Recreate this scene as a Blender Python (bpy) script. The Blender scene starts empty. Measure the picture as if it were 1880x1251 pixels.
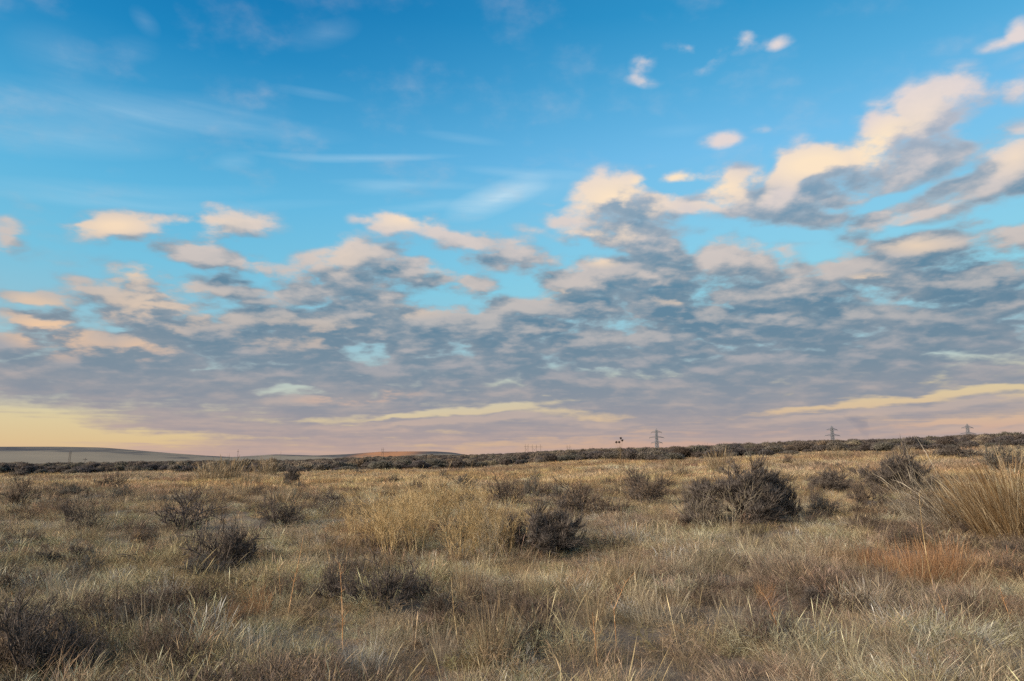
import bpy, math, random
import numpy as np
from mathutils import Vector, Matrix, Euler

S = bpy.context.scene
COL = S.collection
R = math.radians

# ------------------------------------------------------------------ camera
W_PX, H_PX, FOCAL = 1880.0, 1251.0, 24.0
F_PX = W_PX * FOCAL / 36.0
PITCH = R(10.0)
CAM_H = 1.7
cam_data = bpy.data.cameras.new('camera')
cam_data.lens = FOCAL
cam_data.sensor_width = 36.0
cam_data.clip_start = 0.1
cam_data.clip_end = 60000.0
cam = bpy.data.objects.new('camera', cam_data)
COL.objects.link(cam)
cam.location = (0, 0, CAM_H)
cam.rotation_euler = (R(90) + PITCH, 0, 0)
S.camera = cam

def pix_dir(px, py):
    """World direction of a photograph pixel (used to read bearings and elevations off the photograph)."""
    a = (px - W_PX / 2) / F_PX
    b = (H_PX / 2 - py) / F_PX
    c, s = math.cos(PITCH), math.sin(PITCH)
    v = np.array([a, c - b * s, s + b * c])
    return v / np.linalg.norm(v)

def pix_ang(px, py):
    v = pix_dir(px, py)
    return math.degrees(math.atan2(v[0], v[1])), math.degrees(math.asin(v[2]))

# ------------------------------------------------------------------ view
S.view_settings.view_transform = 'Standard'
S.view_settings.look = 'None'
S.view_settings.exposure = 0.0
S.view_settings.gamma = 1.0
S.view_settings.use_curve_mapping = False
S.render.engine = 'CYCLES'
S.cycles.use_denoising = False
S.cycles.max_bounces = 6
S.cycles.diffuse_bounces = 3
S.cycles.transparent_max_bounces = 8

# ------------------------------------------------------------------ sun: low, soft, from the left behind the viewer
SUN_EL, SUN_AZ = 18.0, -128.0        # bearing clockwise from straight ahead
sl = bpy.data.lights.new('sun', 'SUN')
sl.energy = 4.6
sl.angle = R(14.0)
sl.color = (1.0, 0.84, 0.66)
sun = bpy.data.objects.new('sun', sl)
COL.objects.link(sun)
_d = Vector((math.sin(R(SUN_AZ)) * math.cos(R(SUN_EL)), math.cos(R(SUN_AZ)) * math.cos(R(SUN_EL)), math.sin(R(SUN_EL))))
sun.rotation_euler = _d.to_track_quat('Z', 'Y').to_euler()
sun.location = (-40, -20, 30)

# ------------------------------------------------------------------ world: sky and clouds as functions of direction
def srgb(r, g, b):
    f = lambda c: (c / 255 / 12.92) if c / 255 <= 0.04045 else ((c / 255 + 0.055) / 1.055) ** 2.4
    return (f(r), f(g), f(b), 1.0)

world = bpy.data.worlds.new('World')
S.world = world
world.use_nodes = True
world.cycles.sampling_method = 'NONE'
WT = world.node_tree
WT.nodes.clear()

class NT:
    """Small helper to write node trees as expressions."""
    def __init__(self, tree):
        self.t = tree
    def put(self, node, i, v):
        s = node.inputs[i]
        if hasattr(v, 'is_output'):
            self.t.links.new(v, s)
        elif v is not None:
            s.default_value = v
    def math(self, op, a, b=None, c=None, clamp=False):
        n = self.t.nodes.new('ShaderNodeMath'); n.operation = op; n.use_clamp = clamp
        for i, v in enumerate((a, b, c)):
            if v is not None: self.put(n, i, v)
        return n.outputs[0]
    def vmath(self, op, a, b=None, scale=None, out=0):
        n = self.t.nodes.new('ShaderNodeVectorMath'); n.operation = op
        self.put(n, 0, a)
        if b is not None: self.put(n, 1, b)
        if scale is not None: self.put(n, 3, scale)
        return n.outputs[out]
    def xyz(self, x, y, z=0.0):
        n = self.t.nodes.new('ShaderNodeCombineXYZ')
        for i, v in enumerate((x, y, z)): self.put(n, i, v)
        return n.outputs[0]
    def sep(self, v):
        n = self.t.nodes.new('ShaderNodeSeparateXYZ'); self.put(n, 0, v)
        return n.outputs
    def noise(self, vec, scale, detail=4, rough=0.5, lac=2.0, dist=0.0, color=False):
        n = self.t.nodes.new('ShaderNodeTexNoise')
        self.put(n, 'Vector', vec); self.put(n, 'Scale', scale); self.put(n, 'Detail', detail)
        self.put(n, 'Roughness', rough); self.put(n, 'Lacunarity', lac); self.put(n, 'Distortion', dist)
        return n.outputs[1 if color else 0]
    def step(self, v, a, b, lo=0.0, hi=1.0):
        n = self.t.nodes.new('ShaderNodeMapRange'); n.interpolation_type = 'SMOOTHSTEP'
        for i, x in enumerate((v, a, b, lo, hi)): self.put(n, i, x)
        return n.outputs[0]
    def lin(self, v, a, b, lo=0.0, hi=1.0):
        n = self.t.nodes.new('ShaderNodeMapRange'); n.interpolation_type = 'LINEAR'; n.clamp = True
        for i, x in enumerate((v, a, b, lo, hi)): self.put(n, i, x)
        return n.outputs[0]
    def mix(self, f, a, b, mode='MIX'):
        n = self.t.nodes.new('ShaderNodeMix'); n.data_type = 'RGBA'; n.blend_type = mode
        self.put(n, 0, f); self.put(n, 6, a); self.put(n, 7, b)
        return n.outputs[2]
    def ramp(self, f, stops, interp='LINEAR'):
        n = self.t.nodes.new('ShaderNodeValToRGB'); n.color_ramp.interpolation = interp
        e = n.color_ramp.elements
        while len(e) > 1: e.remove(e[-1])
        e[0].position, e[0].color = stops[0]
        for p, c in stops[1:]:
            k = e.new(p); k.color = c
        self.put(n, 0, f)
        return n.outputs[0]

def ellipse(nt, vec, blob):
    """A soft cone round a bearing/elevation; blob = (px, py, rx, ry, turn) as measured on the photograph."""
    cx, cy, rx, ry, rot = blob
    u0, v0 = pix_ang(cx, cy)
    c, s = math.cos(R(rot)), math.sin(R(rot))
    ux, vx = pix_ang(cx + c * 20, cy + s * 20)
    uy, vy = pix_ang(cx - s * 20, cy + c * 20)
    ax = np.array([ux - u0, vx - v0]) * rx / 20.0
    ay = np.array([uy - u0, vy - v0]) * ry / 20.0
    n = nt.t.nodes.new('ShaderNodeTexGradient'); n.gradient_type = 'SPHERICAL'
    tm = n.texture_mapping
    tm.vector_type = 'TEXTURE'
    tm.translation = (u0, v0, 0)
    tm.rotation = (0, 0, math.atan2(ax[1], ax[0]))
    tm.scale = (float(np.linalg.norm(ax)), float(np.linalg.norm(ay)), 1.0)
    nt.put(n, 0, vec)
    return n.outputs[1]

# (x, y, half width, half height, clockwise turn, strength): the cloud masses
CLOUDS = [
    # separate clouds over the left half
    (215,416,105,42,-3,1.25), (140,413,45,12,6,.6), (410,408,135,46,2,1.15), (300,396,60,16,4,.45), (375,380,60,16,0,.35),
    (335,455,130,32,9,1.15), (430,482,115,30,12,1.05), (8,434,50,42,8,.9), (742,412,84,36,2,1.2), (655,402,40,14,6,.35),
    (905,462,140,40,6,1.25), (830,438,80,20,12,.7), (660,482,155,46,-4,1.2), (735,500,115,38,2,.9), (35,544,85,20,6,.95), (250,505,75,30,6,.95),
    (130,512,50,16,8,.55), (375,524,110,28,6,1.0), (250,560,190,50,4,1.2), (320,595,150,46,3,1.0), (95,600,125,52,14,1.35),
    (70,640,150,34,0,1.0), (265,640,110,40,4,.9), (585,545,170,55,-4,1.0), (520,610,170,55,0,.95), (650,440,60,18,5,.4),
    (965,425,60,18,5,.35), (430,590,60,30,0,.4),
    # lit heap top right
    (1470,326,92,84,-4,1.5), (1550,328,110,80,-6,1.3), (1625,300,90,84,-30,1.2), (1655,240,105,78,-35,1.0), (1735,195,110,62,-20,.8),
    (1815,165,90,34,8,.75), (1878,150,55,34,-10,.6), (1700,285,110,44,-10,.8), (1520,345,150,40,-6,1.05), (1640,322,170,48,-16,.95),
    (1760,275,60,20,10,.4), (1870,285,100,74,-20,1.35), (1800,340,165,58,-20,1.2), (1690,388,150,34,-14,1.0), (1590,398,90,20,-4,.55),
    # middle right heap
    (1125,372,100,76,-4,1.4), (1050,405,60,30,10,.8), (1205,378,85,36,4,.9), (1162,326,22,14,0,.5), (1242,328,52,20,-6,1.2),
    (1340,352,95,62,-8,1.2), (1358,312,34,22,0,.5), (1272,368,70,30,0,.7), (1405,394,125,40,6,1.15), (1150,436,160,32,-2,1.25),
    (1502,403,60,22,0,.8), (1090,512,150,50,4,1.2), (1300,480,190,48,0,1.05), (1690,448,110,30,-4,1.0), (1720,492,190,60,2,1.15),
    (1580,440,70,26,-8,.7), (1868,430,100,26,-8,.75), (1520,500,140,50,-4,1.0), (1800,405,70,14,-10,.5), (1340,430,80,20,0,.5),
    (1210,470,70,28,0,.6),
    # small scraps
    (1368,66,50,34,-10,.85), (1430,72,40,18,-12,.7), (1258,90,50,26,12,.7), (1305,112,42,24,-35,.6), (1183,118,30,36,0,.62), (1186,154,36,14,4,.5),
    (1322,256,60,20,-14,.75), (1396,232,28,12,0,.45), (1874,50,36,30,-30,.8), (1838,82,60,18,-14,.5), (1205,305,30,9,0,.3), (1000,377,30,12,0,.3),
    # the bank
    (1250,800,1300,95,-1,1.15), (520,800,480,60,-2,.95), (1480,600,760,185,-3,1.0), (900,640,620,140,-2,.95), (300,700,620,86,2,1.15), (1250,700,900,80,-3,.85), (150,690,400,50,2,.5),
    # cells of the bank
    (640,605,120,60,-10,.55), (430,640,110,44,0,.5), (300,650,160,30,0,.4), (960,560,120,50,0,.3),
    (560,640,90,30,4,.6), (480,560,90,34,0,.5), (700,570,110,34,-3,.7), (800,592,100,36,2,.6), (860,520,85,30,6,.8), (900,605,100,34,0,.6), (1005,592,90,26,2,.6),
    (1020,642,100,30,0,.6), (1130,560,110,34,4,.8), (1170,605,100,32,0,.6), (1235,520,95,32,-4,.8), (1400,532,110,34,-4,.7), (1440,588,120,30,0,.6), (1600,562,120,36,-2,.7),
    (1620,614,130,32,0,.6), (1780,562,120,38,-4,.8), (1835,510,95,32,-6,.7), (1330,604,110,30,0,.6), (1270,645,110,24,0,.5), (740,622,90,28,0,.6), (660,695,160,24,0,.4),
    (1600,215,48,38,-20,.7), (1690,172,66,42,-10,.6), (1760,142,66,36,-6,.6), (1705,268,100,54,-10,.7),
]
HOLES = [
    (1412,310,22,60,8,.9), (1765,322,130,16,-22,.9), (1640,374,100,12,-16,.8), (1010,340,40,40,0,.8), (600,400,60,40,0,.5), (590,520,50,14,0,.5),
    (965,537,80,22,2,1.4), (872,567,34,20,20,1.1), (615,605,50,26,-20,1.2), (700,642,24,34,10,1.1), (1018,676,46,20,0,1.4), (1060,606,60,12,0,.9),
    (1592,497,60,16,0,1.5), (1352,555,70,13,0,1.3), (1275,455,36,38,15,1.0), (1490,468,110,26,-12,1.2), (420,655,60,14,0,.8), (1145,655,40,14,5,.9),
    (880,690,40,10,0,.7), (1285,665,40,12,0,.7), (545,718,130,12,2,1.6), (650,568,50,12,-25,.5), (1420,520,60,16,-8,.9), (1700,560,60,10,0,.6),
    (840,520,40,22,0,.6), (425,620,24,34,20,.7), (215,605,30,8,0,.8), (1640,425,120,16,-8,.8), (1480,430,60,14,0,.8), (640,640,26,16,0,.8),
    (1000,700,120,8,0,.5), (1225,610,70,10,0,.7), (770,655,30,10,0,.7), (960,580,40,12,0,.7), (1830,470,60,14,-5,.7), (60,570,80,14,4,.8),
]
GAPS = [   # clear strips low over the land
    (20,793,180,32,2,1.6), (330,812,420,24,-2,1.1), (700,768,330,15,-4,1.5), (880,752,220,11,-5,1.3), (1040,760,160,9,3,1.2), (1500,752,320,11,-4,1.4),
    (1700,730,330,14,-5,1.4), (1850,712,190,13,-5,1.0), (1000,815,500,16,-1,.9), (1500,790,480,13,-2,1.1), (1150,795,260,9,-4,.8), (680,730,120,9,-5,.9),
    (990,727,120,8,-3,.9), (200,800,300,16,0,.8), (560,795,200,9,-3,.8), (1800,775,260,10,-2,.8), (1240,818,600,10,0,.9), (720,796,260,10,-3,1.0),
]
WISPS = [
    (180,200,420,50,4,.62), (420,225,260,30,9,.5), (120,255,300,40,3,.5), (565,170,90,11,9,.55), (660,293,210,10,1,.8), (910,368,110,34,-22,1.9),
    (850,255,90,12,8,.55), (960,320,130,12,2,.7), (740,345,160,12,2,.55), (200,350,380,24,2,.45), (330,375,360,14,2,.5), (430,296,50,18,2,.5),
    (590,65,80,30,-15,.35), (255,40,40,22,40,.3), (230,90,60,30,0,.25), (800,385,160,12,-4,.6), (690,350,80,16,-2,.5), (1000,345,160,40,-8,.35),
    (100,110,120,60,20,.3), (1480,650,400,40,0,.2), (1240,240,80,14,-5,.25),
]
# warm light falling on parts of the cloud
WARM = [(90,600,140,60,14,1.0), (215,412,120,36,0,.9), (420,405,120,30,0,.35), (740,408,80,26,0,.7), (1130,365,130,60,0,.95), (1240,327,60,26,0,1.0),
        (1330,345,100,46,0,.8), (1500,300,150,50,-6,1.0), (1610,265,60,50,-40,.7), (1860,285,70,46,-20,.5), (1690,440,90,24,0,.55), (1090,432,110,22,-4,.75),
        (280,560,220,60,4,.45), (270,630,110,40,0,.6), (250,503,70,26,0,.5), (640,470,90,40,0,.25), (1660,230,110,60,-30,.35), (40,543,90,20,6,.35),
        (1040,538,60,14,0,.7), (1110,478,40,14,0,.6), (660,728,130,14,-3,.9), (1600,503,50,12,0,.7), (1180,330,30,14,0,.6), (1240,545,60,18,0,.5),
        (560,610,160,50,0,.3), (1500,560,60,18,0,.3), (1690,540,50,16,0,.3), (870,635,30,14,0,.4), (1210,598,50,14,0,.35), (740,565,90,20,0,.35)]

wn = NT(WT)
tc = WT.nodes.new('ShaderNodeTexCoord')
DIR = tc.outputs['Generated']
dx, dy, dz = wn.sep(DIR)
AZ = wn.math('MULTIPLY', wn.math('ARCTAN2', dx, dy), 180 / math.pi)
EL = wn.math('MULTIPLY', wn.math('ARCSINE', dz), 180 / math.pi)
AE = wn.xyz(AZ, EL)
# the sheet of cloud overhead, seen in perspective
def sheet(ddx, ddy, ddz):
    q = wn.math('ADD', wn.math('MAXIMUM', ddz, 0.0), 0.25)
    return wn.xyz(wn.math('DIVIDE', ddx, q), wn.math('DIVIDE', ddy, q))
PL = sheet(dx, dy, dz)

def density_group():
    g = bpy.data.node_groups.new('cloud_density', 'ShaderNodeTree')
    g.interface.new_socket('AE', in_out='INPUT', socket_type='NodeSocketVector')
    g.interface.new_socket('PL', in_out='INPUT', socket_type='NodeSocketVector')
    g.interface.new_socket('D', in_out='OUTPUT', socket_type='NodeSocketFloat')
    gi = g.nodes.new('NodeGroupInput'); go = g.nodes.new('NodeGroupOutput')
    n = NT(g)
    ae, pl = gi.outputs[0], gi.outputs[1]
    el = n.sep(ae)[1]
    w = n.noise(pl, 5.0, 3, .55, color=True)
    wv = n.vmath('SUBTRACT', w, (.5, .5, .5))
    q = n.vmath('ADD', ae, n.vmath('MULTIPLY', wv, (2.2, 1.5, 0)))
    acc = None
    for lst, sg in ((CLOUDS, 1.04), (HOLES, -.58), (GAPS, -.64)):
        for b in lst:
            e = ellipse(n, q, b[:5])
            acc = n.math('MULTIPLY_ADD', e, b[5] * sg, acc if acc is not None else 0.0)
    acc = n.math('MINIMUM', acc, 1.0)
    # puffs: rounded cells that shrink and flatten towards the horizon
    pw = n.vmath('ADD', pl, n.vmath('MULTIPLY', n.vmath('SUBTRACT', n.noise(pl, 11.0, 3, .55, color=True), (.5, .5, .5)), (.10, .10, 0)))
    v = n.t.nodes.new('ShaderNodeTexVoronoi'); v.voronoi_dimensions = '2D'; v.feature = 'F1'
    n.put(v, 'Vector', n.vmath('MULTIPLY', pw, (.80, 1.0, 1))); n.put(v, 'Scale', 6.9); n.put(v, 'Detail', 1.3); n.put(v, 'Roughness', .42); n.put(v, 'Lacunarity', 2.3); n.put(v, 'Randomness', 1.0)
    puff = n.math('SUBTRACT', n.step(el, 9.0, 17.0, .70, .60), v.outputs['Distance'])
    fine = n.noise(pl, 24.0, 4, .55, 2.1)
    big = n.noise(pl, 3.0, 2, .5)
    det = n.math('MULTIPLY', puff, n.math('MULTIPLY', n.step(el, 2.5, 8.5, .28, 1.35), n.step(el, 13.0, 19.0, 1.0, .80)))
    det = n.math('MULTIPLY_ADD', n.math('SUBTRACT', fine, .5), n.step(el, 2.0, 12.0, .35, 1.05), det)
    det = n.math('MULTIPLY_ADD', n.math('SUBTRACT', big, .5), .55, det)
    det = n.math('MULTIPLY', det, n.step(acc, -.1, .5, .25, 1.0))
    st = n.noise(n.vmath('MULTIPLY', ae, (.07, 1.25, 1)), 1.0, 4, .6, 2.0, .5)
    st = n.math('MULTIPLY', n.math('SUBTRACT', st, .5), n.step(el, 1.0, 8.0, 2.7, .0))
    g.links.new(n.math('ADD', n.math('ADD', acc, det), st), go.inputs[0])
    return g
DG = density_group()
def density(ae, pl):
    n = WT.nodes.new('ShaderNodeGroup'); n.node_tree = DG
    wn.put(n, 0, ae); wn.put(n, 1, pl)
    return n.outputs[0]
D0 = density(AE, PL)
# the same cloud a little nearer the light (up and to the left): the difference is how much its face is lit
reach = wn.math('MULTIPLY_ADD', wn.math('MAXIMUM', EL, 0.0), .15, 1.0)
azl = wn.math('MULTIPLY_ADD', reach, -.36, AZ); ell = wn.math('MULTIPLY_ADD', reach, .42, EL)
a2 = wn.math('MULTIPLY', azl, math.pi / 180); e2 = wn.math('MULTIPLY', ell, math.pi / 180)
c2 = wn.math('COSINE', e2)
D1 = density(wn.xyz(azl, ell), sheet(wn.math('MULTIPLY', wn.math('SINE', a2), c2), wn.math('MULTIPLY', wn.math('COSINE', a2), c2), wn.math('SINE', e2)))

ELn = wn.lin(EL, 0.0, 50.0)
def E(y, x=940):      # elevation of a photograph row as a ramp position
    return max(0.0, pix_ang(x, y)[1] / 50.0)
left_sky = wn.ramp(ELn, [(0.0, srgb(226,184,152)), (E(815), srgb(228,198,150)), (E(775), srgb(227,209,164)), (E(735), srgb(196,206,196)), (E(640), srgb(156,200,214)),
                         (E(520), srgb(122,200,230)), (E(400), srgb(98,188,230)), (E(280), srgb(68,166,217)), (E(150), srgb(24,138,198)), (E(20), srgb(0,120,184)), (1.0, srgb(0,90,158))])
right_sky = wn.ramp(ELn, [(0.0, srgb(196,158,152)), (E(800), srgb(208,170,154)), (E(765), srgb(220,188,154)), (E(725), srgb(224,204,160)), (E(660), srgb(166,202,212)),
                          (E(540), srgb(146,216,236)), (E(420), srgb(136,208,240)), (E(300), srgb(118,196,242)), (E(180), srgb(84,176,226)), (E(40), srgb(44,152,208)), (1.0, srgb(0,100,166))])
clear = wn.mix(wn.step(AZ, -30.0, 22.0), left_sky, right_sky)
sk = WT.nodes.new('ShaderNodeTexSky'); sk.sky_type = 'NISHITA'; sk.sun_disc = False
sk.sun_elevation = R(SUN_EL); sk.sun_rotation = R(SUN_AZ)
nishita = wn.vmath('SCALE', sk.outputs[0], scale=0.07)
clear = wn.mix(0.10, clear, nishita)

# thin high streaks
cn = wn.noise(wn.vmath('MULTIPLY', AE, (.05, .55, 1)), 1.0, 5, .6, dist=.6)
wa = None
aew = wn.vmath('ADD', AE, wn.vmath('MULTIPLY', wn.vmath('SUBTRACT', wn.noise(PL, 1.5, 3, color=True), (.5, .5, .5)), (4, 2, 0)))
for b in WISPS:
    wa = wn.math('MULTIPLY_ADD', ellipse(wn, aew, b[:5]), b[5], wa if wa is not None else 0.0)
wa = wn.math('MULTIPLY', wn.math('MULTIPLY', wa, wn.lin(cn, .25, .75, .15, 1.25)), .36, clamp=True)
clear = wn.mix(wa, clear, srgb(210, 232, 243))

# cloud colour
alpha = wn.step(D0, -.04, .84)
thick = wn.step(D0, .35, 1.2)
slope = wn.math('SUBTRACT', D0, D1)
lit = wn.step(slope, -.40, 1.10)
warm = None
for b in WARM:
    warm = wn.math('MULTIPLY_ADD', ellipse(wn, aew, b[:5]), b[5] * 1.3, warm if warm is not None else 0.0)
warm = wn.math('MULTIPLY', warm, 1.0, clamp=True)
shade = wn.ramp(ELn, [(0.0, srgb(184,160,154)), (E(790), srgb(158,151,156)), (E(740), srgb(140,147,158)), (E(680), srgb(120,141,157)), (E(600), srgb(100,133,155)),
                      (E(500), srgb(98,137,161)), (E(390), srgb(122,156,181)), (E(320), srgb(154,172,193)), (E(200), srgb(166,190,212)), (1.0, srgb(190,205,220))])
glow = wn.ramp(ELn, [(0.0, srgb(214,176,152)), (E(760), srgb(194,176,166)), (E(680), srgb(172,170,174)), (E(600), srgb(184,182,182)), (E(520), srgb(200,192,188)), (E(420), srgb(216,206,202)),
                     (E(300), srgb(226,214,212)), (1.0, srgb(226,222,226))])
hot = wn.ramp(ELn, [(0.0, srgb(238,182,152)), (E(640), srgb(236,200,166)), (E(560), srgb(238,210,180)), (E(400), srgb(250,226,198)), (E(280), srgb(254,232,200)), (1.0, srgb(240,230,220))])
soft = wn.noise(wn.vmath('MULTIPLY', AE, (.16, .30, 1)), 1.0, 5, .58, dist=.4)
lum = wn.math('ADD', wn.math('MULTIPLY_ADD', wn.math('SUBTRACT', soft, .5), .9, wn.math('MULTIPLY', lit, .95)), wn.math('MULTIPLY', wn.math('SUBTRACT', 1.0, thick), .32), clamp=True)
lum = wn.math('MULTIPLY', lum, wn.step(EL, 3.0, 14.0, .78, 1.0))
col = wn.mix(lum, shade, glow)
hotf = wn.math('MULTIPLY', warm, wn.step(slope, -.10, .75, .08, 1.0), clamp=True)
col = wn.mix(hotf, col, hot)
sky = wn.mix(alpha, clear, col)
# warm fill added to the unseen sky round the sun, to brighten the grass
sd = wn.vmath('DOT_PRODUCT', DIR, tuple(_d), out=1)
fill_glow = wn.math('POWER', wn.math('MAXIMUM', wn.math('MULTIPLY_ADD', sd, .62, .38), 0.0), 4.0)
fill_glow = wn.math('MULTIPLY', fill_glow, wn.step(wn.math('ABSOLUTE', AZ), 58.0, 100.0))
sky = wn.vmath('ADD', sky, wn.vmath('SCALE', (2.6, 2.08, 1.6), scale=fill_glow))
# below the horizon (only seen by light bouncing under the land's edge)
sky = wn.mix(wn.step(EL, -5.0, -2.5), (.10, .085, .06, 1), sky)
bg = WT.nodes.new('ShaderNodeBackground')
wn.put(bg, 0, sky); wn.put(bg, 1, 1.0)
wo = WT.nodes.new('ShaderNodeOutputWorld')
WT.links.new(bg.outputs[0], wo.inputs[0])

# ==================================================================== LAND
rng = np.random.default_rng(7)

def _hash(ix, iy, seed):
    h = (ix.astype(np.int64) * 374761393 + iy.astype(np.int64) * 668265263 + seed * 974634777) & 0x7fffffff
    h = ((h ^ (h >> 13)) * 1274126177) & 0x7fffffff
    return ((h ^ (h >> 16)) & 0xffff) / 65535.0

def vnoise(x, y, scale, seed=0, octaves=3):
    """Smooth value noise in 0..1; scale is the size of the largest feature in metres."""
    x = np.asarray(x, float) / scale; y = np.asarray(y, float) / scale
    out = 0.0; amp = 1.0; tot = 0.0
    for o in range(octaves):
        ix = np.floor(x); iy = np.floor(y)
        fx = x - ix; fy = y - iy
        fx = fx * fx * (3 - 2 * fx); fy = fy * fy * (3 - 2 * fy)
        ix = ix.astype(int); iy = iy.astype(int)
        a = _hash(ix, iy, seed + o); b = _hash(ix + 1, iy, seed + o)
        c = _hash(ix, iy + 1, seed + o); d = _hash(ix + 1, iy + 1, seed + o)
        out = out + amp * ((a * (1 - fx) + b * fx) * (1 - fy) + (c * (1 - fx) + d * fx) * fy)
        tot += amp; amp *= 0.5; x = x * 2.03 + 11.3; y = y * 2.03 + 5.7
    return out / tot

# ground height by bearing (columns) and distance (rows): a plain that climbs gently to a low ridge on the right
RS = np.array([0, 20, 45, 90, 150, 250, 400, 700, 1400, 4000, 15000.])
AZS = np.array([-180, -60, -37, -20, -5, 10, 25, 37, 60, 180.])
ZT = np.array([
    [0, 0, 0, 0, 0, 0, 0, 0, 0, 0, 0],
    [0, 0, 0, 0, -.2, -.8, -2.2, -4, -6, -8, -8],
    [0, 0, 0, 0, -.2, -.8, -2.2, -4, -6, -8, -8],
    [0, 0, 0, .15, .15, .1, -.2, -2, -5, -8, -8],
    [0, 0, .1, .6, 1.1, 2.0, 3.0, 1, -3, -7, -7],
    [0, .05, .45, 1.6, 2.8, 4.6, 6.6, 5, 2, -4, -6],
    [0, .10, .8, 2.5, 4.2, 6.6, 9.4, 8, 4, -2, -6],
    [0, .15, 1.0, 3.0, 5.0, 8.0, 11.4, 10, 6, 0, -6],
    [0, .15, 1.0, 3.2, 5.4, 8.6, 12.4, 11, 7, 0, -6],
    [0, 0, 0, 0, 0, 0, 0, 0, 0, 0, 0.]])
def _smooth_interp(q, knots):
    i = np.clip(np.searchsorted(knots, q, side='right') - 1, 0, len(knots) - 2)
    t = np.clip((q - knots[i]) / (knots[i + 1] - knots[i]), 0, 1)
    return i, t
def height(x, y):
    x = np.asarray(x, float); y = np.asarray(y, float)
    r = np.hypot(x, y); az = np.degrees(np.arctan2(x, y))
    i, t = _smooth_interp(az, AZS); t = t * t * (3 - 2 * t)
    j, s = _smooth_interp(r, RS)
    z = (ZT[i, j] * (1 - t) + ZT[i + 1, j] * t) * (1 - s) + (ZT[i, j + 1] * (1 - t) + ZT[i + 1, j + 1] * t) * s
    near = np.exp(-(r / 160.0) ** 2)
    z = z + ((vnoise(x, y, 6.0, 3, 3) - .5) * .42 + (vnoise(x, y, 1.3, 9, 2) - .5) * .10) * near * np.clip(r / 4.0, 0, 1)
    z = z + (vnoise(x, y, 70.0, 21, 2) - .5) * 1.2 * np.clip((r - 120) / 200, 0, 1) * np.clip((2500 - r) / 1500, 0, 1)
    return z
Z0 = float(height(0.0, 0.0))
cam.location.z = CAM_H + Z0

def ground_at(px, py, far=900.0):
    """Where the line of sight through a photograph pixel meets the ground."""
    v = pix_dir(px, py)
    t = np.concatenate([np.linspace(2, 60, 1200), np.geomspace(60.2, far, 1500)])
    p = v[None, :] * t[:, None]; p[:, 2] += CAM_H + Z0
    below = p[:, 2] < height(p[:, 0], p[:, 1])
    k = int(np.argmax(below)) if below.any() else len(t) - 1
    return float(p[k, 0]), float(p[k, 1]), float(t[k])

# ------------------------------------------------------------------ mesh helpers
def mesh_tris(name, V, T, attrs=None, smooth=False, mat=None):
    me = bpy.data.meshes.new(name)
    V = np.asarray(V, np.float32); T = np.asarray(T, np.int32)
    me.vertices.add(len(V)); me.vertices.foreach_set('co', V.ravel())
    k = T.shape[1]
    me.loops.add(T.size); me.loops.foreach_set('vertex_index', T.ravel())
    me.polygons.add(len(T))
    me.polygons.foreach_set('loop_start', np.arange(0, T.size, k, dtype=np.int32))
    me.polygons.foreach_set('loop_total', np.full(len(T), k, np.int32))
    if smooth: me.polygons.foreach_set('use_smooth', np.ones(len(T), bool))
    for an, (typ, val) in (attrs or {}).items():
        a = me.attributes.new(an, typ, 'POINT')
        a.data.foreach_set('value' if typ in ('FLOAT', 'INT') else 'vector', np.asarray(val).astype(np.float32 if typ != 'INT' else np.int32).ravel())
    me.update(calc_edges=True)
    if mat: me.materials.append(mat)
    return me

def link(name, me, parent=None, loc=None):
    o = bpy.data.objects.new(name, me); COL.objects.link(o)
    if parent: o.parent = parent
    if loc is not None: o.location = loc
    return o
def tag(o, label=None, cat=None, group=None, kind=None):
    if label: o['label'] = label
    if cat: o['category'] = cat
    if group: o['group'] = group
    if kind: o['kind'] = kind
    return o

def new_mat(name):
    m = bpy.data.materials.new(name); m.use_nodes = True
    m.node_tree.nodes.clear()
    return m, NT(m.node_tree)
def finish(m, n, shader):
    o = n.t.nodes.new('ShaderNodeOutputMaterial'); n.t.links.new(shader, o.inputs[0])
    return m
def attr(n, name, typ='GEOMETRY', out=0):
    a = n.t.nodes.new('ShaderNodeAttribute'); a.attribute_name = name; a.attribute_type = typ
    return a.outputs[out]
def diffuse(n, color, rough=.9, trans=0.0):
    p = n.t.nodes.new('ShaderNodeBsdfPrincipled')
    n.put(p, 'Base Color', color); n.put(p, 'Roughness', rough); p.inputs['Specular IOR Level'].default_value = .12
    if not trans: return p.outputs[0]
    t = n.t.nodes.new('ShaderNodeBsdfTranslucent'); n.put(t, 0, color)
    x = n.t.nodes.new('ShaderNodeMixShader'); n.put(x, 0, trans)
    n.t.links.new(p.outputs[0], x.inputs[1]); n.t.links.new(t.outputs[0], x.inputs[2])
    return x.outputs[0]

def plant_mat(name, c0, c1, c2=None, trans=.25, typ=None):
    """Dry plant: the colour runs between c0 and c1 from blade to blade ('bv'), times the tint of the tuft when typ is given."""
    m, n = new_mat(name)
    bv = attr(n, 'bv', out=2)
    col = n.ramp(bv, [(0.0, c0), (.6, c1), (1.0, c2 or c1)])
    if typ: col = n.mix(1.0, col, attr(n, 'tint', typ), 'MULTIPLY')
    return finish(m, n, diffuse(n, col, .85, trans))

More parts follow.
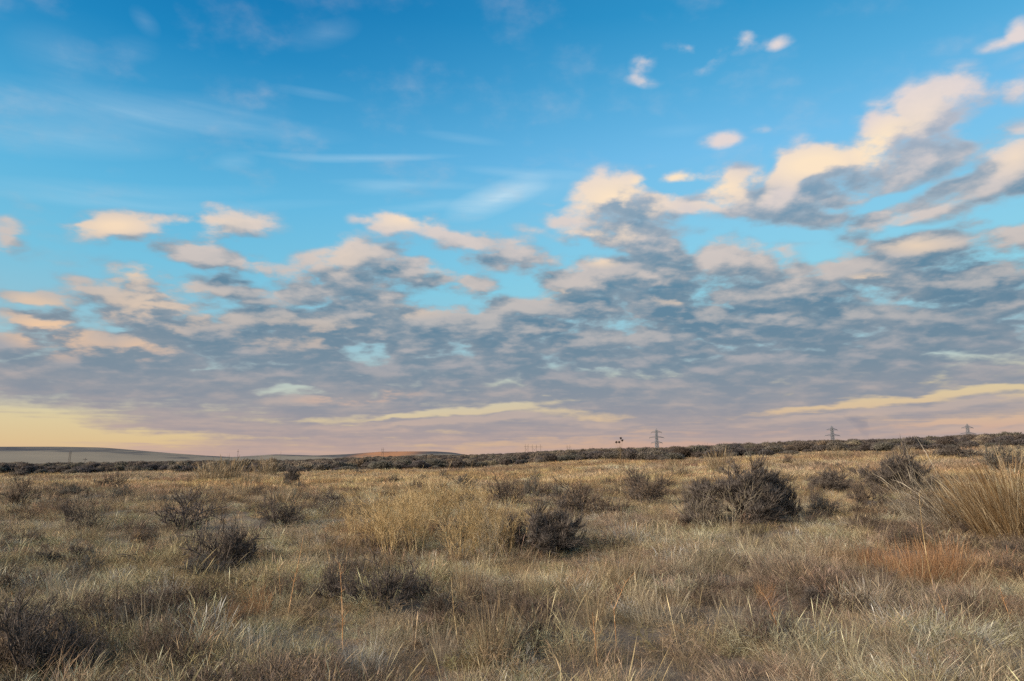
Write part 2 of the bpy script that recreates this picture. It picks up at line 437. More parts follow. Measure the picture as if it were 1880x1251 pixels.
# ------------------------------------------------------------------ ground sheet
def ground_material():
    m, n = new_mat('dry_soil_and_litter')
    g = n.t.nodes.new('ShaderNodeNewGeometry').outputs['Position']
    a = n.noise(g, .35, 5, .6); b = n.noise(g, 2.3, 6, .65); c = n.noise(g, 24.0, 5, .7); far = n.noise(n.vmath('MULTIPLY', g, (1, 1, 0)), .02, 6, .6)
    soil = n.mix(n.lin(c, .3, .7), (.066, .052, .042, 1), (.165, .13, .095, 1))
    straw = n.mix(n.lin(c, .35, .65), (.13, .10, .07, 1), (.27, .22, .155, 1))
    col = n.mix(n.lin(n.math('ADD', n.math('MULTIPLY', a, .5), n.math('MULTIPLY', b, .5)), .42, .56), soil, straw)
    r = n.vmath('LENGTH', n.vmath('MULTIPLY', g, (1, 1, 0)), out=1)
    scrub = n.mix(n.lin(far, .40, .62), (.075, .066, .060, 1), (.20, .165, .12, 1))
    col = n.mix(n.step(r, 90.0, 420.0), col, scrub)
    plain = n.mix(n.lin(far, .38, .60), (.12, .105, .085, 1), (.27, .225, .155, 1))
    col = n.mix(n.step(r, 700.0, 1500.0), col, plain)
    p = n.t.nodes.new('ShaderNodeBsdfPrincipled')
    n.put(p, 'Base Color', col); n.put(p, 'Roughness', .95); p.inputs['Specular IOR Level'].default_value = .1
    bp = n.t.nodes.new('ShaderNodeBump'); n.put(bp, 'Strength', .7); n.put(bp, 'Distance', .04); n.put(bp, 'Height', c)
    n.t.links.new(bp.outputs[0], p.inputs['Normal'])
    return finish(m, n, p.outputs[0])

def build_ground():
    azf = np.concatenate([np.linspace(-60, 60, 361), np.linspace(60, 300, 121)[1:-1]])
    rad = np.concatenate([np.linspace(.25, 12, 90), np.geomspace(12.15, 16000, 190)])
    A, Rr = np.meshgrid(np.radians(azf), rad)
    X = Rr * np.sin(A); Y = Rr * np.cos(A); Z = height(X, Y)
    V = np.stack([X, Y, Z], -1).reshape(-1, 3)
    na, nr = len(azf), len(rad)
    i = np.arange(nr - 1)[:, None] * na; j = np.arange(na)[None, :]; j2 = (j + 1) % na
    Q = np.stack([i + j, i + na + j, i + na + j2, i + j2], -1).reshape(-1, 4)[:, ::-1]
    V = np.vstack([V, [[0, 0, Z0]]])
    me = mesh_tris('ground', V, Q, smooth=True, mat=ground_material())
    # the small disc under the viewer's feet
    o = link('ground', me); tag(o, kind='structure')
    return o
build_ground()

# ------------------------------------------------------------------ far hills
def hill_material():
    m, n = new_mat('dry_hill_grass')
    g = n.t.nodes.new('ShaderNodeNewGeometry').outputs['Position']
    x, y, z = n.sep(g)
    a = n.noise(n.vmath('MULTIPLY', g, (.0011, .0011, .014)), 1.0, 5, .6, dist=.8)
    b = n.noise(n.vmath('MULTIPLY', g, (.005, .003, .02)), 1.0, 4, .6)
    k = n.math('ADD', n.math('MULTIPLY', a, .7), n.math('MULTIPLY', b, .3))
    grass = n.mix(b, (.18, .152, .115, 1), (.27, .23, .165, 1))
    sage = n.mix(b, (.050, .050, .055, 1), (.085, .080, .080, 1))
    band = n.math('MULTIPLY_ADD', n.lin(z, 12.0, 66.0), .22, n.math('SUBTRACT', k, .07))
    col = n.mix(n.step(band, .50, .62), grass, sage)
    bare = n.math('MULTIPLY', n.step(n.math('ABSOLUTE', n.math('SUBTRACT', x, attr(n, 'sunlit_x', 'OBJECT', 2))), 90.0, 340.0, 1.0, 0.0), attr(n, 'bare', 'OBJECT', 2))  # mask of the hill's sunlit patch, which is painted in, not bare soil
    col = n.mix(n.math('MULTIPLY', bare, n.lin(b, .3, .5)), col, (.40, .19, .09, 1))  # sunlight on the slope put into the base colour as orange
    return finish(m, n, diffuse(n, col, .95))
HILL = hill_material()

def build_hill(dist, depth, pts, seed, bare=None):  # bare: bearing of the painted sunlit patch, if any
    """A long hill whose crest follows bearings and elevations; it has a full front and back slope."""
    P = np.array([(math.radians(pix_ang(x, y)[0]), pix_dir(x, y)[2] / math.hypot(*pix_dir(x, y)[:2])) for x, y in pts])
    a = np.linspace(P[0, 0], P[-1, 0], 260)
    e = np.interp(a, P[:, 0], P[:, 1])
    k = np.exp(-np.linspace(-2, 2, 15) ** 2); k /= k.sum()
    e = np.convolve(np.pad(e, 7, 'edge'), k, 'valid')
    top = np.maximum(e * dist + CAM_H, -8)
    q = np.linspace(-1, 1, 60)
    A, Q = np.meshgrid(a, q)
    Rr = dist + Q * depth
    prof = np.where(Q < 0, 1 - (-Q) ** 1.5, np.cos(Q * math.pi / 2))
    X = Rr * np.sin(A); Y = Rr * np.cos(A)
    Zt = np.broadcast_to(top, A.shape)
    Z = -12 + (Zt + 12) * prof + (vnoise(X, Y, 420, seed, 4) - .5) * 14 * (1 - prof) * prof * 4
    na = len(a)
    V = np.stack([X, Y, Z], -1).reshape(-1, 3)
    i = np.arange(59)[:, None] * na; j = np.arange(na - 1)[None, :]
    F = np.stack([i + j, i + j + 1, i + na + j + 1, i + na + j], -1).reshape(-1, 4)
    o = link('hills', mesh_tris('hills', V, F, smooth=True, mat=HILL)); tag(o, kind='structure')
    o['bare'] = 0.0; o['sunlit_x'] = 0.0  # bare: switch for the painted sunlit patch, off by default
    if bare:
        b = math.radians(pix_ang(*bare)[0]); o['bare'] = 1.0; o['sunlit_x'] = float(math.sin(b) * (dist - depth * .2))  # switches on the painted sunlit patch and centres it
    return o
build_hill(4200, 1500, [(-700, 838), (-400, 826), (-120, 821), (0, 820.5), (110, 820.5), (190, 822), (250, 827), (310, 832), (380, 837), (440, 840), (560, 845), (700, 850)], 31)
build_hill(7000, 1500, [(300, 846), (400, 841), (450, 838), (505, 834.5), (545, 835.5), (580, 836.5), (640, 834), (700, 832), (780, 836), (900, 846)], 33)
build_hill(6000, 1100, [(520, 848), (600, 838), (660, 832.5), (700, 829.5), (760, 829), (800, 829), (830, 831), (860, 836), (960, 850)], 35, bare=(720, 830))  # this hill carries the painted sunlit patch

# ==================================================================== PLANT MESHES
def blades(rng, n, rad, hmin, hmax, lean=.35, bend=.9, w=.004, segs=4, heads=0.0, wind=(0, 0), flat=0.0):
    """Many curved, tapering blades rising from a patch of ground."""
    ph = rng.uniform(0, 2 * np.pi, n); rho = rad * np.sqrt(rng.uniform(0, 1, n))
    base = np.stack([rho * np.cos(ph), rho * np.sin(ph), np.full(n, -.03)], -1)
    az = ph + rng.normal(0, .9, n)
    L = rng.uniform(hmin, hmax, n) * (1.05 - .25 * (rho / max(rad, 1e-6)) ** 2)
    th0 = lean * (rho / max(rad, 1e-6)) * rng.uniform(.4, 1.3, n) + np.abs(rng.normal(0, .12, n)) + flat * rng.uniform(.5, 1.2, n)
    bd = bend * rng.uniform(.1, 1.1, n)
    d = np.stack([np.cos(az), np.sin(az), np.zeros(n)], -1) + np.array([wind[0], wind[1], 0.0])
    d /= np.maximum(np.linalg.norm(d, axis=1, keepdims=True), 1e-6)
    psi = rng.uniform(0, np.pi, n)
    side = np.stack([np.cos(psi), np.sin(psi), np.zeros(n)], -1)
    hd = rng.uniform(0, 1, n) < heads
    ww = w * rng.uniform(.6, 1.4, n)
    p = base.copy(); rows = []
    for i in range(segs + 1):
        t = i / segs
        wd = ww * (1 - .75 * t) + np.where(hd & (.6 < t) & (t < .99), ww * 1.6, 0)
        if i == segs: wd = ww * .12
        rows.append(np.stack([p - side * wd[:, None] * .5, p + side * wd[:, None] * .5], 1))
        th = th0 + bd * (t + .5 / segs) ** 1.4
        p = p + (L / segs)[:, None] * (np.sin(th)[:, None] * d + np.cos(th)[:, None] * np.array([0, 0, 1.0]))
    V = np.stack(rows, 1)                                  # n, segs+1, 2, 3
    b = np.arange(n)[:, None] * (2 * (segs + 1)) + np.arange(segs)[None, :] * 2
    Q = np.stack([b, b + 1, b + 3, b + 2], -1).reshape(-1, 4)
    bv = np.repeat(rng.uniform(0, 1, n), 2 * (segs + 1))
    return V.reshape(-1, 3), Q, bv

def spikes(rng, P, D, length, width, spread=.5, sides=3):
    """A small pointed sprig at each point P along about D: sides-sided cones."""
    n = len(P)
    d = D + rng.normal(0, spread, (n, 3)); d /= np.maximum(np.linalg.norm(d, axis=1, keepdims=True), 1e-6)
    ref = np.where(np.abs(d[:, 2:3]) < .9, np.array([[0, 0, 1.0]]), np.array([[1.0, 0, 0]]))
    u = np.cross(d, ref); u /= np.linalg.norm(u, axis=1, keepdims=True); v = np.cross(d, u)
    L = length * rng.uniform(.5, 1.3, n); wd = width * rng.uniform(.6, 1.3, n)
    ang = np.arange(sides) * 2 * np.pi / sides
    mid = P + d * (L * .35)[:, None]
    ring = mid[:, None, :] + (np.cos(ang)[None, :, None] * u[:, None, :] + np.sin(ang)[None, :, None] * v[:, None, :]) * wd[:, None, None] * .5
    V = np.concatenate([P[:, None, :], ring, (P + d * L[:, None])[:, None, :]], 1)
    m = sides + 2
    b = np.arange(n)[:, None] * m
    T = []
    for k in range(sides):
        k2 = (k + 1) % sides
        T.append(np.stack([b[:, 0], b[:, 0] + 1 + k2, b[:, 0] + 1 + k], -1))
        T.append(np.stack([b[:, 0] + 1 + k, b[:, 0] + 1 + k2, b[:, 0] + sides + 1], -1))
    return V.reshape(-1, 3), np.concatenate(T), np.repeat(rng.uniform(0, 1, n), m)

def tubes(P0, P1, r0, r1, sides=3):
    """Tapered prisms along the given segments."""
    n = len(P0)
    d = P1 - P0; d /= np.maximum(np.linalg.norm(d, axis=1, keepdims=True), 1e-6)
    ref = np.where(np.abs(d[:, 2:3]) < .9, np.array([[0, 0, 1.0]]), np.array([[1.0, 0, 0]]))
    u = np.cross(d, ref); u /= np.maximum(np.linalg.norm(u, axis=1, keepdims=True), 1e-6); v = np.cross(d, u)
    ang = np.arange(sides) * 2 * np.pi / sides
    off = np.cos(ang)[None, :, None] * u[:, None, :] + np.sin(ang)[None, :, None] * v[:, None, :]
    V = np.concatenate([P0[:, None, :] + off * r0[:, None, None], P1[:, None, :] + off * r1[:, None, None]], 1)
    b = (np.arange(n) * 2 * sides)[:, None]
    k = np.arange(sides)[None, :]; k2 = (k + 1) % sides
    Q = np.stack([b + k, b + k2, b + sides + k2, b + sides + k], -1).reshape(-1, 4)
    return V.reshape(-1, 3), Q

def branch(rng, starts, levels):
    """Grow a twiggy plant. starts: (point, direction, length, radius); levels: per level
    (children, length factor, angle, wander, lift, pieces, radius factor). Returns the segments and the tips."""
    segs, tips = [], []
    cur = starts
    for li, (kids, lf, ang, wander, lift, pieces, rf) in enumerate(levels):
        nxt = []
        for p, d, L, r in cur:
            p = np.array(p, float); d = np.array(d, float); d /= np.linalg.norm(d)
            pts = [p]; dirs = [d]
            for i in range(pieces):
                d = d + rng.normal(0, wander, 3) + np.array([0, 0, lift]); d /= np.linalg.norm(d)
                q = p + d * L / pieces
                segs.append((p, q, r * (1 - .55 * i / pieces), r * (1 - .55 * (i + 1) / pieces)))
                p = q; pts.append(p); dirs.append(d)
            tips.append((p, d, li))
            for c in range(kids):
                t = rng.uniform(.3, 1.0) * pieces
                k = min(int(t), pieces - 1); f = t - k
                bp = pts[k] * (1 - f) + pts[k + 1] * f
                a = rng.normal(0, 1, 3); a -= a.dot(dirs[k + 1]) * dirs[k + 1]; a /= max(np.linalg.norm(a), 1e-6)
                cd = dirs[k + 1] * math.cos(ang) + a * math.sin(ang)
                nxt.append((bp, cd, L * lf * rng.uniform(.6, 1.25), r * rf))
        cur = nxt
    P0 = np.array([s[0] for s in segs]); P1 = np.array([s[1] for s in segs])
    r0 = np.array([s[2] for s in segs]); r1 = np.array([s[3] for s in segs])
    return P0, P1, r0, r1, tips

def mstarts(rng, n, L, r, tilt=(0.0, 1.1), base=.06, lean=(0, 0)):
    out = []
    for i in range(n):
        a = rng.uniform(0, 2 * np.pi); t = rng.uniform(*tilt)
        d = np.array([math.sin(t) * math.cos(a) + lean[0], math.sin(t) * math.sin(a) + lean[1], math.cos(t)])
        b = base * rng.uniform(.2, 1)
        out.append(((b * math.cos(a), b * math.sin(a), -.03), d, L * rng.uniform(.7, 1.2), r * rng.uniform(.7, 1.2)))
    return out

# materials of the plants ------------------------------------------------
M_GRASS = plant_mat('dry_grass_blades', (.50, .44, .38, 1), (1.15, 1.07, .94, 1), (1.75, 1.68, 1.5, 1), .25, 'INSTANCER')
M_TUSSOCK = plant_mat('tussock_blades', (.13, .090, .050, 1), (.28, .205, .12, 1), (.48, .40, .275, 1), .25)
M_PALE = plant_mat('pale_tussock_blades', (.15, .120, .085, 1), (.30, .25, .175, 1), (.47, .41, .31, 1), .25)
M_GREY = plant_mat('weathered_grey_blades', (.19, .18, .165, 1), (.33, .31, .275, 1), (.50, .47, .41, 1), .2)
M_GOLD = plant_mat('golden_weed_stems', (.26, .178, .085, 1), (.45, .32, .155, 1), (.74, .58, .34, 1), .2)
M_RUST = plant_mat('rusty_weed_stems', (.15, .078, .040, 1), (.30, .160, .078, 1), (.46, .29, .16, 1), .2)
M_ARCH = plant_mat('arching_grey_blades', (.085, .065, .045, 1), (.20, .16, .11, 1), (.66, .58, .45, 1), .2)
M_TAN = plant_mat('tan_tussock_blades', (.10, .060, .028, 1), (.24, .155, .075, 1), (.50, .41, .27, 1), .25)
M_ORANGE = plant_mat('orange_stalk', (.27, .135, .06, 1), (.44, .24, .11, 1), (.62, .41, .23, 1), .1)
M_WOOD = plant_mat('dark_sagebrush_wood', (.040, .032, .028, 1), (.085, .069, .060, 1), (.15, .126, .11, 1), 0)
M_SAGE = plant_mat('dark_sagebrush_twigs', (.055, .046, .041, 1), (.115, .097, .086, 1), (.24, .205, .17, 1), .1)
M_SAGEG = plant_mat('grey_sagebrush_leaves', (.075, .072, .064, 1), (.135, .130, .112, 1), (.22, .21, .18, 1), .15)
M_BROWN = plant_mat('brown_shrub_twigs', (.095, .066, .046, 1), (.17, .125, .088, 1), (.28, .22, .16, 1), .1)
M_SEED = plant_mat('dark_seed_heads', (.022, .016, .013, 1), (.04, .03, .024, 1), None, 0)

def rnd_bv(rng, n, per): return np.repeat(rng.uniform(0, 1, n), per)
def mesh_blades(name, mat, *a, **k):
    V, Q, bv = blades(*a, **k)
    return mesh_tris(name, V, Q, {'bv': ('FLOAT', bv)}, mat=mat)
def join_meshes(parts):
    """parts: list of (V, F, bv) with the same face size"""
    vs, fs, bs, o = [], [], [], 0
    for V, F, b in parts:
        vs.append(V); fs.append(F + o); bs.append(b); o += len(V)
    return np.vstack(vs), np.vstack(fs), np.concatenate(bs)

# kinds of shrub: each returns (stem mesh, foliage mesh) about 1 m wide and to natural height
def dense_shrub(seed, h=.75, leaf=M_SAGE, n=18, lean=(0, 0), tilt=1.3, fine=26):
    r = np.random.default_rng(seed)
    st = mstarts(r, n, .42, .011, (0.0, tilt), .10, lean)
    st = [(p, d, L * (1.0 - .28 * (1 - d[2] / np.linalg.norm(d))), q) for p, d, L, q in st]
    P0, P1, r0, r1, tips = branch(r, st, [(6, .58, .60, .16, .02, 4, .55), (6, .55, .55, .16, .04, 3, .5), (0, 0, 0, .14, .05, 2, .5)])
    V, Q = tubes(P0, P1, r0, np.maximum(r1, .0012))
    s = h / .75
    stem = mesh_tris('stem', V * np.array([1, 1, s]), Q, {'bv': ('FLOAT', rnd_bv(r, len(P0), 6))}, mat=M_WOOD)
    k = r.uniform(0, 1, (len(P0) * fine // 4,))
    idx = r.integers(len(P0) // 5, len(P0), len(k))
    P = P0[idx] * (1 - k[:, None]) + P1[idx] * k[:, None]
    D = P1[idx] - P0[idx]; D /= np.maximum(np.linalg.norm(D, axis=1, keepdims=True), 1e-6)
    D = D + np.array([0, 0, .5])
    V, T, bv = spikes(r, P, D, .085, .0045, .42)
    fol = mesh_tris('foliage', V * np.array([1, 1, s]), T, {'bv': ('FLOAT', bv)}, mat=leaf)
    return stem, fol
def bare_shrub(seed, h=.7, n=9, leaf=M_SAGE, thick=.015, fine=1000, lean=(0, 0)):
    r = np.random.default_rng(seed)
    st = mstarts(r, n, .40, thick, (0.05, 1.15), .05, lean)
    P0, P1, r0, r1, tips = branch(r, st, [(5, .62, .62, .26, .07, 5, .55), (4, .6, .6, .24, .10, 4, .55), (3, .55, .6, .22, .12, 3, .6), (0, 0, 0, .2, .15, 2, .6)])
    V, Q = tubes(P0, P1, r0, np.maximum(r1, .0015), 4)
    stem = mesh_tris('stem', V * np.array([1, 1, h / .7]), Q, {'bv': ('FLOAT', rnd_bv(r, len(P0), 8))}, mat=M_WOOD)
    idx = r.integers(len(P0) // 3, len(P0), fine); k = r.uniform(0, 1, (fine, 1))
    P = P0[idx] * (1 - k) + P1[idx] * k
    V, T, bv = spikes(r, P, (P1 - P0)[idx] * 10 + np.array([0, 0, .3]), .06, .004, .5)
    fol = mesh_tris('foliage', V * np.array([1, 1, h / .7]), T, {'bv': ('FLOAT', bv)}, mat=leaf)
    return stem, fol
def weed_mesh(seed, mat, h=.8, n=16, tilt=.5, r0_=.0050, fine=True, seeds=True):
    """Wiry branching weed, dry to the tips."""
    r = np.random.default_rng(seed)
    st = mstarts(r, n, h * .62, r0_, (0.0, tilt), .12)
    lv = [(6, .5, .55, .09, .03, 5, .6), (4, .5, .6, .12, .05, 3, .7), (0, 0, 0, .14, .04, 2, .7)]
    P0, P1, r0, r1, tips = branch(r, st, lv)
    V, Q = tubes(P0, P1, r0, np.maximum(r1, .0012))
    return mesh_tris('wiry_stems', V, Q, {'bv': ('FLOAT', rnd_bv(r, len(P0), 6))}, mat=mat)
def plume_mesh(seed, mat, n=420, h=(.30, .75), rad=.26):
    r = np.random.default_rng(seed)
    V, Q, bv = blades(r, n, rad, h[0], h[1], .5, .5, .0034, 4, .35)
    return mesh_tris('fine_stems', V, Q, {'bv': ('FLOAT', bv)}, mat=mat)

# ==================================================================== GRASS COVER (nobody could count it)
def cover_tree(name, protos):
    """Geometry nodes: one copy of the tuft numbered idx at every point, turned, sized and tinted by the point's attributes."""
    g = bpy.data.node_groups.new(name, 'GeometryNodeTree')
    g.interface.new_socket('Geometry', in_out='INPUT', socket_type='NodeSocketGeometry')
    g.interface.new_socket('Geometry', in_out='OUTPUT', socket_type='NodeSocketGeometry')
    gi = g.nodes.new('NodeGroupInput'); go = g.nodes.new('NodeGroupOutput')
    L = g.links.new
    def named(a, t):
        n = g.nodes.new('GeometryNodeInputNamedAttribute'); n.data_type = t; n.inputs[0].default_value = a
        return next(o for o in n.outputs if o.enabled and o.name == 'Attribute')
    idx = named('idx', 'INT'); rot = named('rot', 'FLOAT_VECTOR'); scl = named('scl', 'FLOAT_VECTOR')
    e2r = g.nodes.new('FunctionNodeEulerToRotation'); L(rot, e2r.inputs[0])
    jo = g.nodes.new('GeometryNodeJoinGeometry')
    for k, ob in enumerate(protos):
        oi = g.nodes.new('GeometryNodeObjectInfo'); oi.inputs['Object'].default_value = ob
        oi.inputs['As Instance'].default_value = False; oi.transform_space = 'ORIGINAL'
        cm = g.nodes.new('FunctionNodeCompare'); cm.data_type = 'INT'; cm.operation = 'EQUAL'
        ai = [i for i in cm.inputs if i.enabled and i.type == 'INT']
        L(idx, ai[0]); ai[1].default_value = k
        ip = g.nodes.new('GeometryNodeInstanceOnPoints')
        L(gi.outputs[0], ip.inputs['Points']); L(cm.outputs[0], ip.inputs['Selection'])
        L(oi.outputs['Geometry'], ip.inputs['Instance']); L(e2r.outputs[0], ip.inputs['Rotation']); L(scl, ip.inputs['Scale'])
        L(ip.outputs[0], jo.inputs[0])
    L(jo.outputs[0], go.inputs[0])
    return g

def cover(name, protos, X, Y, idx, scl, tint, label, cat, tilt=.12, sink=0.0):
    n = len(X)
    P = np.stack([X, Y, height(X, Y) - sink], -1)
    me = bpy.data.meshes.new(name)
    me.vertices.add(n); me.vertices.foreach_set('co', P.astype(np.float32).ravel())
    rot = np.stack([rng.normal(0, tilt, n), rng.normal(0, tilt, n), rng.uniform(0, 2 * np.pi, n)], -1)
    for an, typ, v in (('idx', 'INT', idx), ('rot', 'FLOAT_VECTOR', rot), ('scl', 'FLOAT_VECTOR', scl), ('tint', 'FLOAT_COLOR', np.concatenate([tint, np.ones((n, 1))], 1))):
        a = me.attributes.new(an, typ, 'POINT')
        key = {'INT': 'value', 'FLOAT_VECTOR': 'vector', 'FLOAT_COLOR': 'color'}[typ]
        a.data.foreach_set(key, np.asarray(v).astype(np.int32 if typ == 'INT' else np.float32).ravel())
    o = link(name, me); tag(o, label, cat, kind='stuff')
    md = o.modifiers.new('cover', 'NODES'); md.node_group = cover_tree(name + '_cover', protos)
    return o

def proto(me):                       # a tuft kept out of the scene, used only by the cover
    return bpy.data.objects.new(me.name, me)
TUFTS = []
for k in range(4):                   # 0-3 low fine grass
    TUFTS.append(proto(mesh_blades('low_tuft', M_GRASS, np.random.default_rng(100 + k), 190, .20, .06, .20, .9, 1.3, .0030, 4)))
for k in range(4):                   # 4-7 taller straw with seed heads
    TUFTS.append(proto(mesh_blades('straw_tuft', M_GRASS, np.random.default_rng(120 + k), 130, .16, .14, .36, .60, .85, .0028, 5, .3)))
for k in range(3):                   # 8-10 flattened, combed over
    TUFTS.append(proto(mesh_blades('flat_tuft', M_GRASS, np.random.default_rng(140 + k), 150, .24, .16, .34, .5, 1.1, .0030, 5, .1, (-1.6, -.6), .35)))
for k in range(3):                   # 11-13 sparse upright stems
    TUFTS.append(proto(mesh_blades('stem_tuft', M_GRASS, np.random.default_rng(160 + k), 24, .20, .25, .55, .35, .40, .0032, 5, .5)))
for k in range(3):                   # 14-16 wiry ground litter
    r_ = np.random.default_rng(180 + k)
    P0, P1, a0, a1, _ = branch(r_, mstarts(r_, 16, .16, .0026, (.5, 1.5), .16), [(5, .6, .8, .25, .02, 3, .8), (3, .6, .8, .25, .04, 2, .8), (0, 0, 0, .2, 0, 2, .8)])
    V, Q = tubes(P0, P1, a0, np.maximum(a1, .0014))
    TUFTS.append(proto(mesh_tris('wiry_litter', V, Q, {'bv': ('FLOAT', rnd_bv(r_, len(P0), 6))}, mat=M_GRASS)))
for k in range(3):                   # 17-19 coarse tufts for the distance
    TUFTS.append(proto(mesh_blades('far_tuft', M_GRASS, np.random.default_rng(200 + k), 110, .42, .14, .42, .6, .8, .011, 3, .3)))

STRAW = np.array([.35, .275, .185]); GOLDEN = np.array([.395, .28, .15]); GREYG = np.array([.27, .232, .19]); OLIVE = np.array([.365, .308, .20])
BROWNG = np.array([.175, .125, .090]); RUSTG = np.array([.24, .135, .075]); PALEG = np.array([.41, .355, .27]); DARKG = np.array([.135, .112, .10])

for k in range(3):                   # 20-22 small dark twiggy growth
    r_ = np.random.default_rng(220 + k)
    P0, P1, a0, a1, _ = branch(r_, mstarts(r_, 14, .17, .0034, (.0, 1.3), .10), [(5, .6, .6, .2, .08, 3, .7), (4, .6, .6, .2, .10, 2, .75), (0, 0, 0, .2, .1, 2, .8)])
    V, Q = tubes(P0, P1, a0, np.maximum(a1, .0013))
    TUFTS.append(proto(mesh_tris('twiggy_growth', V, Q, {'bv': ('FLOAT', rnd_bv(r_, len(P0), 6))}, mat=M_GRASS)))

for k in range(3):                   # 23-25 matted, broken, lying straw
    TUFTS.append(proto(mesh_blades('matted_straw', M_GRASS, np.random.default_rng(240 + k), 130, .26, .12, .40, .25, .75, .0030, 4, .1, (0, 0), .85)))

def scatter(r0, r1, dens, half=50):
    n = int(dens * (2 * half / 360) * np.pi * (r1 ** 2 - r0 ** 2))
    a = np.radians(rng.uniform(-half, half, n)); r = np.sqrt(rng.uniform(r0 ** 2, r1 ** 2, n))
    return r * np.sin(a), r * np.cos(a), r

# places with their own colour: (photo pixel of the middle, radius m, colour, weight)
SPOTS = [(1690, 1040, 1.3, RUSTG, .75), (800, 975, 3.4, GOLDEN, .62), (1040, 890, 7.0, GOLDEN, .5), (1270, 880, 6.0, GOLDEN, .4), (640, 885, 9.0, GOLDEN, .45),
         (1380, 985, 2.2, OLIVE, .5), (1350, 1040, 1.4, PALEG, .5), (480, 1225, .8, OLIVE, .7), (80, 1010, 2.0, OLIVE, .4), (1640, 1200, .9, PALEG, .6),
         (255, 1015, 1.2, RUSTG, .35), (1800, 1200, 1.0, OLIVE, .45), (1090, 960, 2.0, GREYG, .6), (1650, 935, 1.6, GREYG, .5), (1500, 1090, 1.0, BROWNG, .5)]
SPOTS = [(*ground_at(a, b)[:2], c, d, e) for a, b, c, d, e in SPOTS]

def tint_at(X, Y, r):
    n = len(X)
    a = vnoise(X, Y, 9.0, 41, 3); b = vnoise(X, Y, 2.6, 47, 3); c = vnoise(X, Y, 1.1, 53, 2); e = vnoise(X, Y, 28.0, 59, 2)
    def S(v, lo, hi):
        t = np.clip((v - lo) / (hi - lo), 0, 1); return (t * t * (3 - 2 * t))[:, None]
    T = np.broadcast_to(STRAW, (n, 3)).copy()
    T = T + (GREYG - T) * S(b, .42, .66) * .75
    T = T + (BROWNG - T) * S(c, .50, .72) * .7
    T = T + (OLIVE - T) * S(a, .52, .70) * .6 * np.clip(1.3 - r / 40, 0, 1)[:, None]
    T = T + (GOLDEN - T) * np.clip((r - 16) / 30, 0, 1)[:, None] * S(.6 * a + .4 * e, .36, .58) * .8
    T = T + (DARKG - T) * S(vnoise(X, Y, 1.4, 67, 3), .58, .78) * .6 * np.clip(1.4 - r / 60, .35, 1)[:, None]
    T = T + (PALEG - T) * S(vnoise(X, Y, 1.7, 61, 2), .60, .78) * .55
    far = np.clip((r - 25) / 40, 0, 1)[:, None]
    T = T + (BROWNG * 1.15 - T) * far * S(vnoise(X, Y, 7.0, 63, 3), .42, .62) * .85
    T = T + (PALEG - T) * far * S(vnoise(X, Y, 11.0, 65, 3), .56, .70) * .5
    for x, y, q, colr, w in SPOTS:
        k = np.exp(-((X - x) ** 2 + (Y - y) ** 2) / q ** 2) * w
        T = T + (colr - T) * k[:, None]
    T = T * (.45 + 1.10 * vnoise(X, Y, .8, 69, 2))[:, None]
    T = T * np.exp(.20 * np.clip(1.5 - r / 50, .1, 1)[:, None] + rng.normal(0, 1, (n, 1)) * np.where(r < 40, .26, .12)[:, None]) * (1 + rng.normal(0, .05, (n, 3)))
    return np.clip(T, .02, .46)

def kinds_near(X, Y):
    n = len(X)
    tall = vnoise(X, Y, 2.2, 71, 3); u = rng.uniform(0, 1, n)
    k = np.where(u < .44, rng.integers(0, 4, n), np.where(u < .44 + .30 * np.clip((tall - .3) * 3, 0, 1.3), rng.integers(4, 8, n), rng.integers(14, 17, n)))
    u2 = rng.uniform(0, 1, n)
    right = np.clip((X / np.maximum(Y, 1) + .05) * 2.2, 0.05, 1)
    k = np.where(u2 < .26 * right, rng.integers(8, 11, n), k)
    k = np.where((u2 > .925), rng.integers(11, 14, n), k)
    k = np.where(rng.uniform(0, 1, n) < .22, rng.integers(23, 26, n), k)
    twig = vnoise(X, Y, 2.0, 73, 3)
    k = np.where(rng.uniform(0, 1, n) < .09 * np.clip((twig - .45) * 6, 0, 1.6), rng.integers(20, 23, n), k)
    return k

